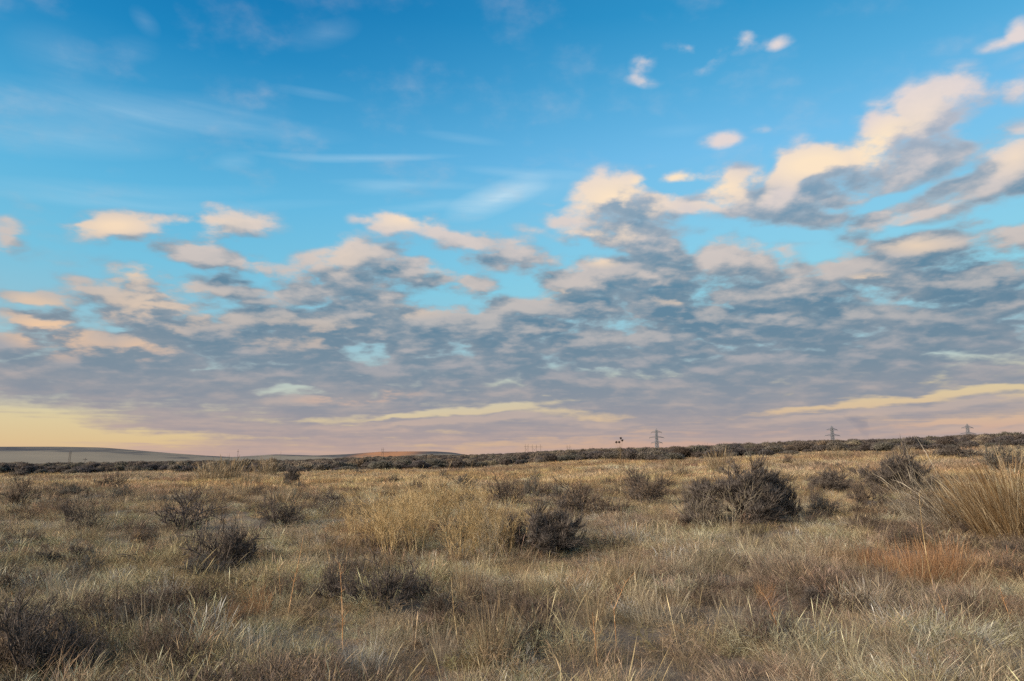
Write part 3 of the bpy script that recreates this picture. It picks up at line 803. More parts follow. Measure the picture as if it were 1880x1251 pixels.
def build_cover():
    X1, Y1, r1 = scatter(3.2, 15, 46, 54)
    X2, Y2, r2 = scatter(15, 45, 18, 50)
    X = np.concatenate([X1, X2]); Y = np.concatenate([Y1, Y2]); r = np.concatenate([r1, r2])
    keep = vnoise(X, Y, 1.5, 83, 3) + rng.uniform(-.12, .12, len(X)) > .37
    X, Y, r = X[keep], Y[keep], r[keep]
    X3, Y3, r3 = scatter(3.2, 24, 9, 52)          # short litter everywhere, also between the tufts
    n0 = len(X); X = np.concatenate([X, X3]); Y = np.concatenate([Y, Y3]); r = np.concatenate([r, r3])
    idx = kinds_near(X, Y)
    lit_k = np.where(rng.uniform(0, 1, len(X3)) < .6, rng.integers(23, 26, len(X3)), rng.integers(14, 17, len(X3)))
    idx[n0:] = lit_k
    s = (.30 + 1.35 * vnoise(X, Y, 1.0, 91, 2)) * rng.uniform(.65, 1.3, len(X)) * (1 + .25 * np.clip((r - 12) / 30, 0, 1))
    s = np.minimum(s, 1.3)
    s[n0:] = rng.uniform(.35, .75, len(X3))
    s = np.where((idx >= 20) & (idx < 23), s * 1.2, s)
    scl = np.stack([s, s, s * rng.uniform(.75, 1.2, len(X))], -1)
    T = tint_at(X, Y, r)
    T = np.where(((idx >= 20) & (idx < 23))[:, None], np.array([.11, .09, .08]) * rng.uniform(.7, 1.7, (len(X), 1)), T)
    T = np.where(((idx >= 14) & (idx < 17))[:, None], T * .75, T)
    cover('dry_grass', TUFTS, X, Y, idx, scl, T, 'dry straw and grey grass covering the open field', 'grass')
    X, Y, r = scatter(42, 170, 4.2, 48)
    lim = belt_edge(np.degrees(np.arctan2(X, Y)))
    keep = (r < lim * 1.02 + rng.exponential(7.0, len(X))) & (vnoise(X, Y, 4.0, 87, 3) + rng.uniform(-.1, .1, len(X)) > .34)
    X, Y, r = X[keep], Y[keep], r[keep]
    s = (.7 + .8 * vnoise(X, Y, 5.0, 95, 3)) * rng.uniform(.7, 1.25, len(X))
    scl = np.stack([s * 1.25, s * 1.25, s * rng.uniform(.8, 1.2, len(X))], -1)
    cover('distant_dry_grass', TUFTS[17:20], X, Y, rng.integers(0, 3, len(X)), scl, tint_at(X, Y, r), 'golden dry grass reaching to the dark sagebrush belt', 'grass')
def belt_edge(az):
    """Distance at which the sagebrush belt begins, by bearing."""
    e = np.interp(az, [-60, -37, -26, -20, -12, -5, 4, 12, 20, 30, 37, 60], [98, 98, 94, 84, 84, 88, 94, 88, 86, 86, 88, 88])
    return e
build_cover()

# ==================================================================== SHRUBS, TUSSOCKS, WEEDS: each a thing of its own
def extent(meshes):
    P = []
    for me in meshes:
        a = np.empty(len(me.vertices) * 3, np.float32); me.vertices.foreach_get('co', a); P.append(a.reshape(-1, 3))
    P = np.vstack(P)
    rx = np.percentile(np.hypot(P[:, 0], P[:, 1]), 96); hz = np.percentile(P[:, 2], 98.5)
    return 2 * rx, hz

class Kind:
    """A plant built once; every further one is a copy of the thing and of each of its parts."""
    def __init__(self, name, cat, meshes):
        self.name, self.cat, self.meshes = name, cat, meshes
        self.w, self.h = extent(meshes)
        self.first = None
    def place(self, loc, width, tall, turn, label, group=None, tilt=(0, 0)):
        if self.first is None:
            if len(self.meshes) == 1:
                r = link(self.name, self.meshes[0])
            else:
                r = bpy.data.objects.new(self.name, None); COL.objects.link(r); r.empty_display_size = .1
                for me in self.meshes: link(me.name.split('.')[0], me, r)
            self.first = r
        else:
            r = self.first.copy(); COL.objects.link(r)
            for ch in list(self.first.children):
                c = ch.copy(); COL.objects.link(c); c.parent = r
        r.location = loc
        r.rotation_euler = (tilt[0], tilt[1], turn)
        sxy = width / self.w
        r.scale = (sxy, sxy, tall / self.h)
        for k in ('group',):
            if k in r: del r[k]
        return tag(r, label, self.cat, group)

def on_ground(x, y, sink=.05): return (x, y, float(height(x, y)) - sink)
def put(kind, px, py, wpx, hpx, label, group=None, turn=None, tilt=(0, 0)):
    x, y, t = ground_at(px, py)
    return kind.place(on_ground(x, y), wpx * t / F_PX, hpx * t / F_PX, rng.uniform(0, 6.28) if turn is None else turn, label, group, tilt)

DENSE = [Kind('sagebrush', 'shrub', dense_shrub(300 + k, .75, M_SAGE, 20)) for k in range(4)]
LEAN = [Kind('sagebrush', 'shrub', dense_shrub(320 + k, .75, M_SAGE, 20, (.55, 0), .8)) for k in range(2)]
GREY = [Kind('sagebrush', 'shrub', dense_shrub(340 + k, .7, M_SAGEG, 14, (0, 0), 1.1, 8)) for k in range(3)]
BROWN = [Kind('shrub', 'shrub', dense_shrub(360 + k, .6, M_BROWN, 16, (0, 0), 1.35, 6)) for k in range(3)]
BARE = [Kind('bare_shrub', 'shrub', bare_shrub(380 + k, .7, 9 + 2 * k)) for k in range(4)]
BAREP = [Kind('bare_shrub', 'shrub', bare_shrub(400, .7, 12, M_PALE, .008, 2200))]

put(DENSE[0], 1350, 964, 200, 100, 'largest dark rounded sagebrush with pale dry stems poking up through it')
put(DENSE[1], 1290, 962, 70, 72, 'low dark sagebrush pressed against the near flank of the largest rounded sagebrush')
put(DENSE[2], 1432, 955, 62, 72, 'small dark sagebrush beside a thin rust weed, next to the largest rounded one')
put(DENSE[3], 1525, 907, 64, 38, 'low round blackish sagebrush standing clear in pale grass')
put(LEAN[0], 1640, 905, 105, 60, 'dark windswept sagebrush leaning over beside the pale arching tussocks', turn=.4)
put(BROWN[0], 1590, 932, 80, 48, 'brown grass-grown shrub mound in front of the windswept sagebrush')
put(LEAN[1], 982, 1018, 150, 84, 'dark leaning sagebrush wedged against the golden weed thicket', turn=.2)
put(DENSE[1], 935, 1010, 70, 62, 'dark sagebrush half hidden behind the golden stems of the thicket')
put(BROWN[1], 1185, 927, 115, 62, 'pointed brown shrub piled up like a cone near the tall seed stalk')
put(DENSE[0], 1170, 922, 46, 54, 'narrow dark sagebrush forming the peak of the cone-shaped shrub pile')
put(BROWN[2], 1065, 945, 150, 58, 'tangled low brown shrub between the leaning sagebrush and the tall seed stalk')
put(BROWN[0], 1110, 948, 70, 42, 'scruffy brown shrub joined to the end of the tangled low one')
put(BROWN[1], 925, 935, 85, 58, 'olive brown shrub rising behind the golden weed thicket')
put(GREY[0], 980, 918, 44, 50, 'grey sagebrush with open dark stems just past the olive brown shrub')
put(GREY[1], 1023, 920, 20, 32, 'tiny upright grey sagebrush sprig beside the tangled brown shrub')
put(GREY[2], 855, 898, 46, 26, 'small olive grey sagebrush alone in the golden grass')
put(BARE[0], 335, 975, 125, 66, 'bare shrub with crooked dark twigs fanned wide over dry grass')
put(BARE[1], 402, 1046, 115, 96, 'bare blackish shrub with several thick upright stems and a wispy top')
put(BARE[2], 440, 1040, 80, 60, 'lower bare shrub with slanting twigs pressed beside the thick-stemmed one')
put(BARE[3], 128, 967, 44, 40, 'small purplish bare shrub beside a pale twiggy one')
put(BAREP[0], 158, 977, 54, 56, 'pale tan twiggy shrub with fine upright stems')
put(BROWN[2], 38, 932, 64, 44, 'bushy brown shrub with twig ends spreading at the picture edge')
put(BROWN[0], 205, 898, 50, 28, 'low reddish brown shrub slanting in golden grass below the hill')
put(GREY[0], 222, 920, 42, 24, 'faint grey sagebrush in front of the low reddish brown shrub')
put(DENSE[2], 535, 888, 28, 26, 'small dark purplish sagebrush at the edge of the belt grass')
put(BARE[2], 520, 967, 85, 50, 'open bare shrub with thin twigs over a dark brown base')
put(BARE[0], 615, 927, 48, 26, 'thin bare shrub almost lost in pale grass')
put(BARE[1], 138, 1032, 52, 38, 'sparse bare shrub of a few slanting dark branches')
put(BARE[3], 55, 1246, 150, 112, 'large bare dark shrub cut by the bottom edge of the picture')
put(BARE[0], 145, 1246, 90, 70, 'low twiggy shrub beside the large bare one at the bottom edge')
put(BARE[1], 690, 1116, 135, 92, 'tangled bare dark shrub below the golden weed thicket')
put(BARE[2], 620, 1105, 90, 74, 'scrubby bare shrub joining the tangled one under the golden thicket')
put(BARE[3], 755, 1098, 80, 62, 'small bare dark shrub at the far foot of the golden thicket')
put(DENSE[3], 1760, 845, 60, 22, 'dark flat sagebrush standing in front of the ridge')
put(DENSE[1], 1727, 846, 46, 17, 'low dark sagebrush joined to the flat one before the ridge')
put(GREY[1], 1842, 872, 70, 44, 'bluish grey sagebrush showing behind the big tan tussock')
put(BROWN[2], 1447, 853, 36, 16, 'small brown shrub in golden grass beyond the largest sagebrush')
put(BROWN[1], 1505, 862, 27, 15, 'tiny brownish shrub in golden grass past the round blackish one')
put(DENSE[0], 30, 880, 36, 13, 'little dark sagebrush in the golden grass under the hill')
put(DENSE[2], 79, 1036, 34, 22, 'little dark clump of sagebrush low in pale grass')
put(GREY[2], 370, 1058, 90, 36, 'blue grey sagebrush mat at the foot of the thick-stemmed bare shrub')
put(GREY[0], 150, 1062, 80, 34, 'blue grey low sagebrush below the sparse slanting branches')
put(GREY[1], 1510, 945, 60, 30, 'silver grey low sagebrush around the twig with orange leaves')
put(BARE[2], 1500, 930, 30, 30, 'bare twig shrub with a few dead orange leaves')
put(DENSE[3], 1858, 1030, 34, 26, 'dark little sagebrush in bare grass below the big tan tussock')
put(DENSE[1], 1500, 1118, 60, 36, 'dark shaded sagebrush clump behind the pale spiky tussock')
put(GREY[2], 820, 1130, 70, 40, 'dull grey sagebrush clump between straw tussocks')
put(BROWN[2], 1290, 1090, 70, 36, 'brown withered shrub low in tan grass')
put(BROWN[0], 1430, 1185, 90, 46, 'dark reddish withered shrub beside an orange sprig')
put(GREY[1], 230, 1160, 90, 44, 'grey low sagebrush beside the wispy pale tussock')
put(BROWN[1], 265, 1000, 56, 28, 'rounded russet brown shrub in straw grass')
put(GREY[0], 1710, 1140, 70, 30, 'faded grey sagebrush mat near the rust weeds')

# --- bunchgrass tussocks
def tuss(seed, mat, n, rad, h, lean, bend, w=.006, heads=.2, wind=(0, 0), flat=0, segs=5):
    return Kind('bunchgrass', 'tussock', [mesh_blades('blades', mat, np.random.default_rng(seed), n, rad, h[0], h[1], lean, bend, w, segs, heads, wind, flat)])
BIG = tuss(500, M_TAN, 1500, .46, (.5, 1.35), .50, .70, .0065, .25, (-.7, 0))
ARCH = tuss(501, M_ARCH, 420, .50, (.4, 1.3), .5, 1.35, .007, .25, (-1.3, .1), .35)
TALLP = tuss(502, M_TUSSOCK, 330, .45, (.3, 1.0), .45, .5, .011, .5)
SPIKY = [tuss(510 + k, M_TUSSOCK, 520, .20, (.15, .62), .7, .4, .0034, .3) for k in range(3)]
THIN = [tuss(520 + k, M_PALE, 340, .26, (.16, .66), .6, .35, .0032, .4) for k in range(3)]
SOFT = [tuss(530 + k, M_GREY if k == 1 else M_PALE, 560, .28, (.14, .46), .6, 1.1, .0032, .2) for k in range(3)]
COMB = [tuss(540 + k, M_PALE, 520, .36, (.25, .62), .5, 1.2, .0034, .15, (-1.8, -.5), .4) for k in range(2)]
MOUND = [tuss(550 + k, M_GOLD if k == 1 else M_TUSSOCK, 300, .5, (.3, .6), .7, .7, .018, .2, segs=3) for k in range(3)]
put(BIG, 1862, 994, 150, 118, 'biggest tan tussock with long blades arching out, beside the pale arching one', turn=0)
MID = tuss(503, M_TAN, 900, .42, (.4, 1.2), .6, .9, .0060, .25, (-.5, 0))
put(MID, 1796, 978, 130, 88, 'middle-sized tan tussock leaning against the biggest tan one', turn=0)
put(ARCH, 1760, 976, 190, 92, 'pale grey tussock with blades combed flat and arching beside the biggest tan tussock', turn=0)
put(BROWN[1], 1735, 965, 140, 56, 'dark brown tangle under the arching pale tussock')
put(BROWN[2], 1800, 985, 90, 44, 'low brown withered shrub between the arching tussock and the biggest tan one')
put(ARCH, 1690, 950, 120, 80, 'smaller pale tussock arching in front of the windswept sagebrush', turn=.5)
put(TALLP, 1320, 868, 56, 40, 'tall pale tussock standing behind the largest rounded sagebrush')
put(TALLP, 420, 884, 64, 40, 'tall pale bunchgrass standing up against the dark belt')
put(TALLP, 385, 886, 60, 34, 'tan bunchgrass beside the tall pale one below the belt')
put(TALLP, 487, 878, 46, 34, 'thin whitish bunchgrass in front of the darkest belt shrubs')
put(SPIKY[0], 905, 1222, 110, 112, 'spiky tan tussock with stiff upright blades above a dark base')
put(SPIKY[1], 860, 1100, 80, 72, 'reddish tan tussock below the golden weed thicket')
put(SPIKY[2], 1140, 1085, 90, 74, 'upright tan tussock with pale seed tips below the leaning sagebrush')
put(SPIKY[0], 1090, 1150, 70, 60, 'loose tan tussock between two spiky ones')
put(SPIKY[1], 970, 1100, 60, 54, 'short tan tussock beneath the dark leaning sagebrush')
put(THIN[0], 1215, 1150, 130, 84, 'thin pale tussock with straight blades fanned to both sides')
put(THIN[1], 1612, 1128, 90, 70, 'pale spiky tussock fanned wide below the rust weeds')
put(THIN[2], 270, 1205, 90, 84, 'wispy pale tussock with one tall yellow blade')
put(THIN[0], 700, 1190, 70, 74, 'wispy straw tussock below the tangled bare shrub')
put(THIN[1], 810, 1215, 80, 80, 'straw tussock with thin bent blades beside the spiky tan one')
put(THIN[2], 1345, 1160, 80, 76, 'thin grey tan tussock near the orange sprig')
put(SOFT[0], 480, 1245, 130, 84, 'soft pale yellow tussock with feathery tips at the bottom edge')
put(SOFT[1], 660, 1240, 110, 60, 'soft grey tussock at the bottom edge beside the yellow one')
put(SOFT[2], 120, 1095, 90, 46, 'soft pale tussock below the grey sagebrush mats')
put(SOFT[0], 1060, 985, 90, 40, 'soft silvery tussock beside the dark leaning sagebrush')
put(SOFT[1], 1150, 1000, 90, 40, 'soft grey tussock in front of the cone-shaped shrub pile')
put(SOFT[2], 1380, 1015, 110, 40, 'soft yellowish tussock in front of the largest rounded sagebrush')
put(SOFT[0], 1260, 1060, 90, 44, 'soft straw tussock in the pale grass patch')
put(SOFT[2], 570, 1010, 80, 40, 'soft pale tussock near the orange bent stalk')
put(SOFT[1], 300, 1110, 80, 44, 'soft ash grey tussock among tan grass')
put(COMB[0], 1640, 1215, 150, 66, 'pale tussock combed flat by wind below the spiky one', turn=0)
put(COMB[1], 1800, 1230, 150, 66, 'flattened yellow grey tussock in the corner of the field', turn=.2)
put(COMB[0], 1500, 1235, 130, 60, 'flattened pale tussock along the bottom edge', turn=-.2)
put(COMB[1], 1480, 1060, 110, 46, 'wind-combed straw tussock below the silver grey sagebrush', turn=.1)
put(MOUND[0], 1540, 845, 40, 22, 'olive tan grass mound before the ridge')
put(MOUND[2], 1662, 842, 34, 24, 'brown grass mound standing higher than the olive one')
put(MOUND[1], 1705, 850, 60, 15, 'low golden grass mound beside the dark flat sagebrush')
put(MOUND[1], 1380, 856, 34, 16, 'small golden mound beside the tall pale tussock')
put(MOUND[0], 1235, 862, 36, 20, 'tan grass mound under the tallest lattice tower')

# --- scattered clumps in the golden grass further out
for k in range(90):
    az = rng.uniform(-36, 37); r_ = rng.uniform(30, 86); x, y = r_ * math.sin(R(az)), r_ * math.cos(R(az)); w = rng.uniform(.5, 1.3)
    (BROWN + GREY)[k % 6].place(on_ground(x, y), w, w * rng.uniform(.35, .6), rng.uniform(0, 6.28), 'little weathered shrub clump scattered through the far golden grass', 'little shrub clumps in the far grass')
for k in range(44):
    az = rng.uniform(-36, 37); r_ = rng.uniform(30, 84); x, y = r_ * math.sin(R(az)), r_ * math.cos(R(az)); w = rng.uniform(.7, 1.8)
    MOUND[k % 3].place(on_ground(x, y), w, w * rng.uniform(.3, .55), rng.uniform(0, 6.28), 'rough tussock standing a little above the far golden grass', 'rough tussocks in the far grass')

# --- golden weeds, rust weeds
GW = [Kind('golden_weed', 'weed', [weed_mesh(600 + k, M_GOLD, 1.0, 13, .5)]) for k in range(4)]
for k, (px, py, w, h) in enumerate([(675, 1008, 80, 98), (725, 1020, 95, 108), (775, 1014, 90, 112), (828, 1030, 100, 118), (880, 1022, 90, 104), (915, 1030, 70, 96), (700, 985, 90, 84), (755, 985, 90, 88),
                                    (810, 985, 90, 84), (865, 985, 80, 84), (655, 975, 60, 62), (960, 985, 60, 68), (905, 968, 60, 56), (735, 955, 70, 56), (800, 955, 80, 52), (930, 1012, 50, 72)]):
    put(GW[k % 4], px + int(rng.integers(-12, 13)), py + int(rng.integers(-8, 9)), w * rng.uniform(.9, 1.4), h * rng.uniform(.85, 1.25), 'wiry golden weed in the tall thicket beside the dark leaning sagebrush', 'golden weeds of the tall thicket')
PW = [Kind('pale_weed', 'weed', [weed_mesh(620 + k, M_PALE, 1.0, 6, .35, .0055)]) for k in range(2)]
put(PW[0], 1345, 985, 90, 92, 'pale dry stems growing up in front of the largest rounded sagebrush')
put(PW[1], 1292, 975, 60, 70, 'pale dry weed at the near flank of the largest rounded sagebrush')
put(PW[0], 1265, 930, 60, 52, 'pale gold weed at the edge of the grass by the largest sagebrush')
put(PW[1], 900, 1050, 60, 120, 'pale bare stems standing in front of the half hidden dark sagebrush')
RW = [Kind('rust_weed', 'weed', [plume_mesh(640 + k, M_RUST)]) for k in range(3)]
for k, (px, py, w, h) in enumerate([(1605, 1046, 60, 50), (1645, 1060, 70, 58), (1690, 1075, 80, 74), (1735, 1072, 80, 76), (1768, 1062, 60, 60), (1710, 1050, 70, 56)]):
    put(RW[k % 3], px, py, w, h, 'fine rust-red weed in the patch below the arching pale tussocks', 'rust weeds of the red patch')
put(RW[0], 1828, 985, 60, 34, 'rusty weed tuft at the foot of the biggest tan tussock')
put(RW[1], 1413, 962, 16, 60, 'narrow rust weed standing between the largest sagebrush and the small one')
put(RW[2], 425, 1172, 26, 76, 'narrow rust-brown weed with upright sprigs in grey grass')
put(RW[0], 470, 1130, 60, 56, 'loose rust-brown weed beside the tall orange stalk')
put(RW[1], 480, 900, 40, 20, 'rusty weed patch in front of the whitish bunchgrass')
put(RW[2], 1405, 1110, 40, 46, 'orange brown weed sprig in tan grass')

# --- tall single stalks
def stalk(pts, label, seed, r0=.0042, sprigs=16, heads=None, mat=M_ORANGE, cat='weed stalk'):
    """pts: photo pixels from the foot to the tip; the stalk stands in the upright plane over its foot."""
    x, y, t = ground_at(*pts[0]); g = float(height(x, y)) - .02; r0 *= .95
    r = np.random.default_rng(seed)
    P = []
    for px, py in pts:
        v = pix_dir(px, py); s = y / v[1]
        P.append(np.array([v[0] * s - x, 0.0, max(CAM_H + Z0 + v[2] * s - g, 0.0)]))
    P[0][2] = 0
    Q = []
    for a, b in zip(P[:-1], P[1:]):
        for i in range(6): Q.append(a + (b - a) * i / 6)
    Q.append(P[-1]); Q = np.array(Q)
    Q[:, 1] += np.sin(np.linspace(0, 3, len(Q))) * .05 * Q[-1, 2]
    n = len(Q) - 1
    rr = np.linspace(r0, r0 * .35, n + 1)
    segs = [(Q[i], Q[i + 1], rr[i], rr[i + 1]) for i in range(n)]
    for i in range(sprigs):
        k = r.integers(n // 4, n); a = r.uniform(0, 6.28)
        d = np.array([math.cos(a) * .7, math.sin(a) * .7, .8]); L = r.uniform(.05, .16) * Q[-1, 2]
        m = Q[k] + d * L * .55 + r.normal(0, .01, 3)
        segs += [(Q[k], m, rr[k] * .6, rr[k] * .4), (m, m + (d + r.normal(0, .3, 3)) * L * .45, rr[k] * .4, rr[k] * .25)]
    A = [np.array(c) for c in zip(*segs)]
    V, F = tubes(A[0], A[1], A[2], np.maximum(A[3], .001), 4)
    root = bpy.data.objects.new('tall_stalk', None); COL.objects.link(root); root.location = (x, y, g); root.empty_display_size = .1
    link('stem', mesh_tris('stem', V, F, {'bv': ('FLOAT', rnd_bv(r, len(segs), 8))}, mat=mat), root)
    for hx, hy in heads or []:
        v = pix_dir(hx, hy); s = y / v[1]
        c = np.array([v[0] * s - x, r.normal(0, .06), CAM_H + Z0 + v[2] * s - g])
        near = Q[max(0, n - 5)]
        V1, F1 = tubes(np.array([near]), np.array([c]), np.array([.003]), np.array([.002]), 4)
        D = r.normal(0, 1, (70, 3)); D /= np.linalg.norm(D, axis=1, keepdims=True)
        V2, T2, b2 = spikes(r, c + D * .008, D, .026, .013, .2)
        sh = link('seed_head', mesh_tris('seed_head', V2, T2, {'bv': ('FLOAT', b2)}, mat=M_SEED), root)
        link('stem', mesh_tris('stem', V1, F1, {'bv': ('FLOAT', np.full(len(V1), .3))}, mat=mat), root)
    return tag(root, label, cat)
stalk([(528, 1132), (538, 1070), (549, 1020), (557, 983)], 'bent bright orange stalk rising beside the open bare shrub', 700, .0058, 10)
stalk([(629, 1200), (627, 1130), (625, 1080), (623, 1032)], 'straight tall reddish stalk standing in front of the tangled bare shrub', 701, .0062, 14)
stalk([(1141, 970), (1141, 910), (1140, 860), (1139, 826)], 'very tall dry stalk with dark seed heads showing against the sky', 702, .010, 34,
      [(1133, 812), (1137, 812), (1139, 805), (1142, 809)], M_TUSSOCK)
stalk([(1715, 1085), (1705, 1020), (1696, 950), (1688, 905)], 'long thin tan stalk leaning through the rust weeds', 703, .0058, 6, None, M_GOLD)
stalk([(1437, 1190), (1425, 1140), (1412, 1105), (1390, 1075)], 'leaning orange sprig in tan grass beside the withered shrub', 704, .0045, 16)
stalk([(1745, 1160), (1735, 1120), (1722, 1090)], 'short orange stalk below the rust weed patch', 705, .0045, 10)
stalk([(1862, 1150), (1846, 1105), (1835, 1075)], 'short tan orange stalk in the flat grass corner', 706, .0045, 12)
stalk([(1132, 1185), (1128, 1120), (1150, 1070), (1165, 1052)], 'curved orange stalk arching between the tan tussocks', 707, .0045, 5)
stalk([(1098, 1225), (1092, 1165), (1088, 1125)], 'upright rusty stalk behind the spiky tan tussock', 708, .0045, 14)
stalk([(757, 1190), (757, 1130), (756, 1100)], 'short pale stick standing upright in straw grass', 709, .0075, 0, None, M_PALE)
stalk([(842, 1190), (832, 1120), (828, 1060)], 'thin golden stalk beside the reddish tan tussock', 710, .004, 8, None, M_GOLD)
stalk([(25, 1140), (22, 1110), (20, 1085)], 'small orange sprig near the large bare shrub', 711, .0055, 12)
stalk([(115, 1250), (113, 1215), (112, 1185)], 'rust-red stalk rising between the two bottom bare shrubs', 712, .0055, 10)
stalk([(1672, 1000), (1665, 960), (1660, 935)], 'thin pale stalk in front of the arching pale tussock', 713, .0045, 5, None, M_PALE)
stalk([(515, 1110), (512, 1060), (510, 1035)], 'slim orange brown stalk beside the bent bright one', 714, .0035, 8)

# --- fallen branches and a stone
def fallen(px, py, wpx, turn, label, seed, curve=0.0):
    x, y, t = ground_at(px, py); L = wpx * t / F_PX
    r = np.random.default_rng(seed)
    st = [((-L / 2, 0, .10), (1, 0, .12 + curve), L, .014), ((-L / 2, .05, .06), (1, .1, .2 + curve), L * .7, .010)]
    P0, P1, a, b, _ = branch(r, st, [(4, .35, .5, .10, -.10 * (1 + 4 * curve), 6, .5), (2, .5, .6, .2, .05, 3, .6), (0, 0, 0, .2, 0, 2, .6)])
    V, Q = tubes(P0, P1, a, np.maximum(b, .0015), 5)
    o = link('fallen_branch', mesh_tris('fallen_branch', V, Q, {'bv': ('FLOAT', rnd_bv(r, len(P0), 10))}, mat=M_WOOD), None, on_ground(x, y, -.10))
    o.rotation_euler = (0, 0, turn)
    tag(o, label, 'branch')
fallen(358, 1000, 60, -.1, 'dark dead branch lying on grass beside the thick-stemmed bare shrub', 720)
fallen(238, 1042, 40, .1, 'small curved dead branch arching over pale grass', 721, .35)
def stone(px, py, size, label, seed):
    x, y, t = ground_at(px, py); r = np.random.default_rng(seed)
    a, b = np.meshgrid(np.linspace(0, 2 * np.pi, 13)[:-1], np.linspace(.1, np.pi - .1, 8))
    q = 1 + (vnoise(np.cos(a) * 3 + 9, b * 2 + np.sin(a) * 3 + 9, 1.2, seed, 2) - .5) * .7
    V = np.stack([np.sin(b) * np.cos(a) * q, np.sin(b) * np.sin(a) * q * .8, np.cos(b) * q * .6], -1).reshape(-1, 3) * size
    i = np.arange(7)[:, None] * 12; j = np.arange(12)[None, :]; j2 = (j + 1) % 12
    F = np.stack([i + j, i + 12 + j, i + 12 + j2, i + j2], -1).reshape(-1, 4)
    m, n = new_mat('pale_stone'); g = n.t.nodes.new('ShaderNodeNewGeometry').outputs['Position']
    finish(m, n, diffuse(n, n.mix(n.noise(g, 20.0, 4), (.35, .33, .30, 1), (.68, .65, .60, 1)), .9))
    o = link('stone', mesh_tris('stone', V, F, smooth=True, mat=m), None, on_ground(x, y, -.08)); tag(o, label, 'stone')
stone(1193, 935, .05, 'small pale stone on dark ground beside the cone-shaped shrub pile', 730)

# ==================================================================== SAGEBRUSH BELT
def belt_mesh(seed, mat):
    r = np.random.default_rng(seed)
    Ps, Ds = [], []
    for k in range(r.integers(4, 7)):
        a = r.uniform(0, 6.28); c = np.array([math.cos(a), math.sin(a), 0]) * r.uniform(.05, .34) + np.array([0, 0, .30 + .16 * r.uniform()])
        m = 210
        d = r.normal(0, 1, (m, 3)); d[:, 2] = np.abs(d[:, 2]) * 1.1 - .35; d /= np.linalg.norm(d, axis=1, keepdims=True)
        Ps.append(c + d * r.uniform(.12, .26, (m, 1)) * np.array([1, 1, 1.0])); Ds.append(d + np.array([0, 0, .35]))
    P = np.vstack(Ps); D = np.vstack(Ds); P[:, 2] = np.maximum(P[:, 2], .02)
    V, T, bv = spikes(r, P, D, .17, .040, .35)
    st = mstarts(r, 7, .45, .02, (.1, .9), .08)
    return mesh_tris('sagebrush', V, T, {'bv': ('FLOAT', bv)}, mat=mat)
M_BELT = plant_mat('belt_sagebrush', (.5, .48, .47, 1), (1.0, .97, .93, 1), (1.7, 1.6, 1.45, 1), .1, 'INSTANCER')
def belt_mat(name, c):
    return plant_mat(name, tuple(.5 * v for v in c) + (1,), tuple(c) + (1,), tuple(1.7 * v for v in c) + (1,), .1)
BELT_COL = [(.100, .086, .078), (.118, .110, .090), (.085, .075, .074), (.135, .118, .098), (.080, .066, .058)]
BELT = [Kind('sagebrush', 'shrub', [belt_mesh(800 + k, belt_mat('belt_sagebrush_%s' % 'abcde'[k % 5], BELT_COL[k % 5]))]) for k in range(10)]
def az_of(x, y): return math.degrees(math.atan2(x, y))
def build_belt():
    spots = []
    tries = 0
    while len(spots) < 232 and tries < 60000:
        tries += 1
        az = rng.uniform(-39, 39); e = float(belt_edge(az))
        r = e + abs(rng.normal(0, 1)) * 5.0 - 1.0 + (vnoise(az, 0.0, 3.0, 77, 2) - .5) * 10
        x, y = r * math.sin(R(az)), r * math.cos(R(az))
        if all((x - a) ** 2 + (y - b) ** 2 > 1.5 for a, b in spots): spots.append((x, y))
    for k, (x, y) in enumerate(spots):
        w = rng.uniform(.9, 2.2) * (1 + .25 * np.clip((az_of(x, y) + 20) / 30, 0, 1))
        BELT[k % 10].place(on_ground(x, y, .05), w, w * rng.uniform(.36, .66), rng.uniform(0, 6.28), 'dark sagebrush mound in the belt where the dry grass ends', 'sagebrush along the edge of the belt')
    protos = [proto(belt_mesh(820 + k, M_BELT)) for k in range(6)]
    X, Y, r = scatter(55, 620, .15, 46)
    az = np.degrees(np.arctan2(X, Y)); e = belt_edge(az)
    keep = (r > e + 3) & ((r < 260) | (rng.uniform(0, 1, len(r)) < .8))
    X, Y, r = X[keep], Y[keep], r[keep]
    s = rng.uniform(1.4, 2.5, len(X)) * (1 + .25 * np.clip((r - 150) / 250, 0, 1)) * (.8 + .4 * vnoise(X, Y, 12, 99, 2))
    t = np.array(BELT_COL)[rng.integers(0, 5, len(X))] * (.75 + .5 * vnoise(X, Y, 25, 101, 2))[:, None]
    pale = (vnoise(X, Y, 30, 103, 2) > .66)[:, None]
    t = np.where(pale, t * 1.35 + np.array([.03, .02, .005]), t)
    cover('sagebrush_scrub', protos, X, Y, rng.integers(0, 6, len(X)), np.stack([s, s, s * rng.uniform(.6, .95, len(X))], -1), t,
          'dark grey sagebrush scrub stretching away beyond the dry grass to the ridge', 'sagebrush', .08, .1)
build_belt()

# ==================================================================== POWER LINE TOWERS AND POLES
def steel(name, c):
    m, n = new_mat(name); g = n.t.nodes.new('ShaderNodeNewGeometry').outputs['Position']
    col = n.mix(n.noise(g, .8, 3), tuple(v * .8 for v in c) + (1,), tuple(v * 1.2 for v in c) + (1,))
    p = n.t.nodes.new('ShaderNodeBsdfPrincipled'); n.put(p, 'Base Color', col); n.put(p, 'Roughness', .55); n.put(p, 'Metallic', .3)
    return finish(m, n, p.outputs[0])
M_STEEL = steel('galvanised_steel', (.16, .17, .19)); M_POLE = steel('weathered_timber', (.085, .07, .062))

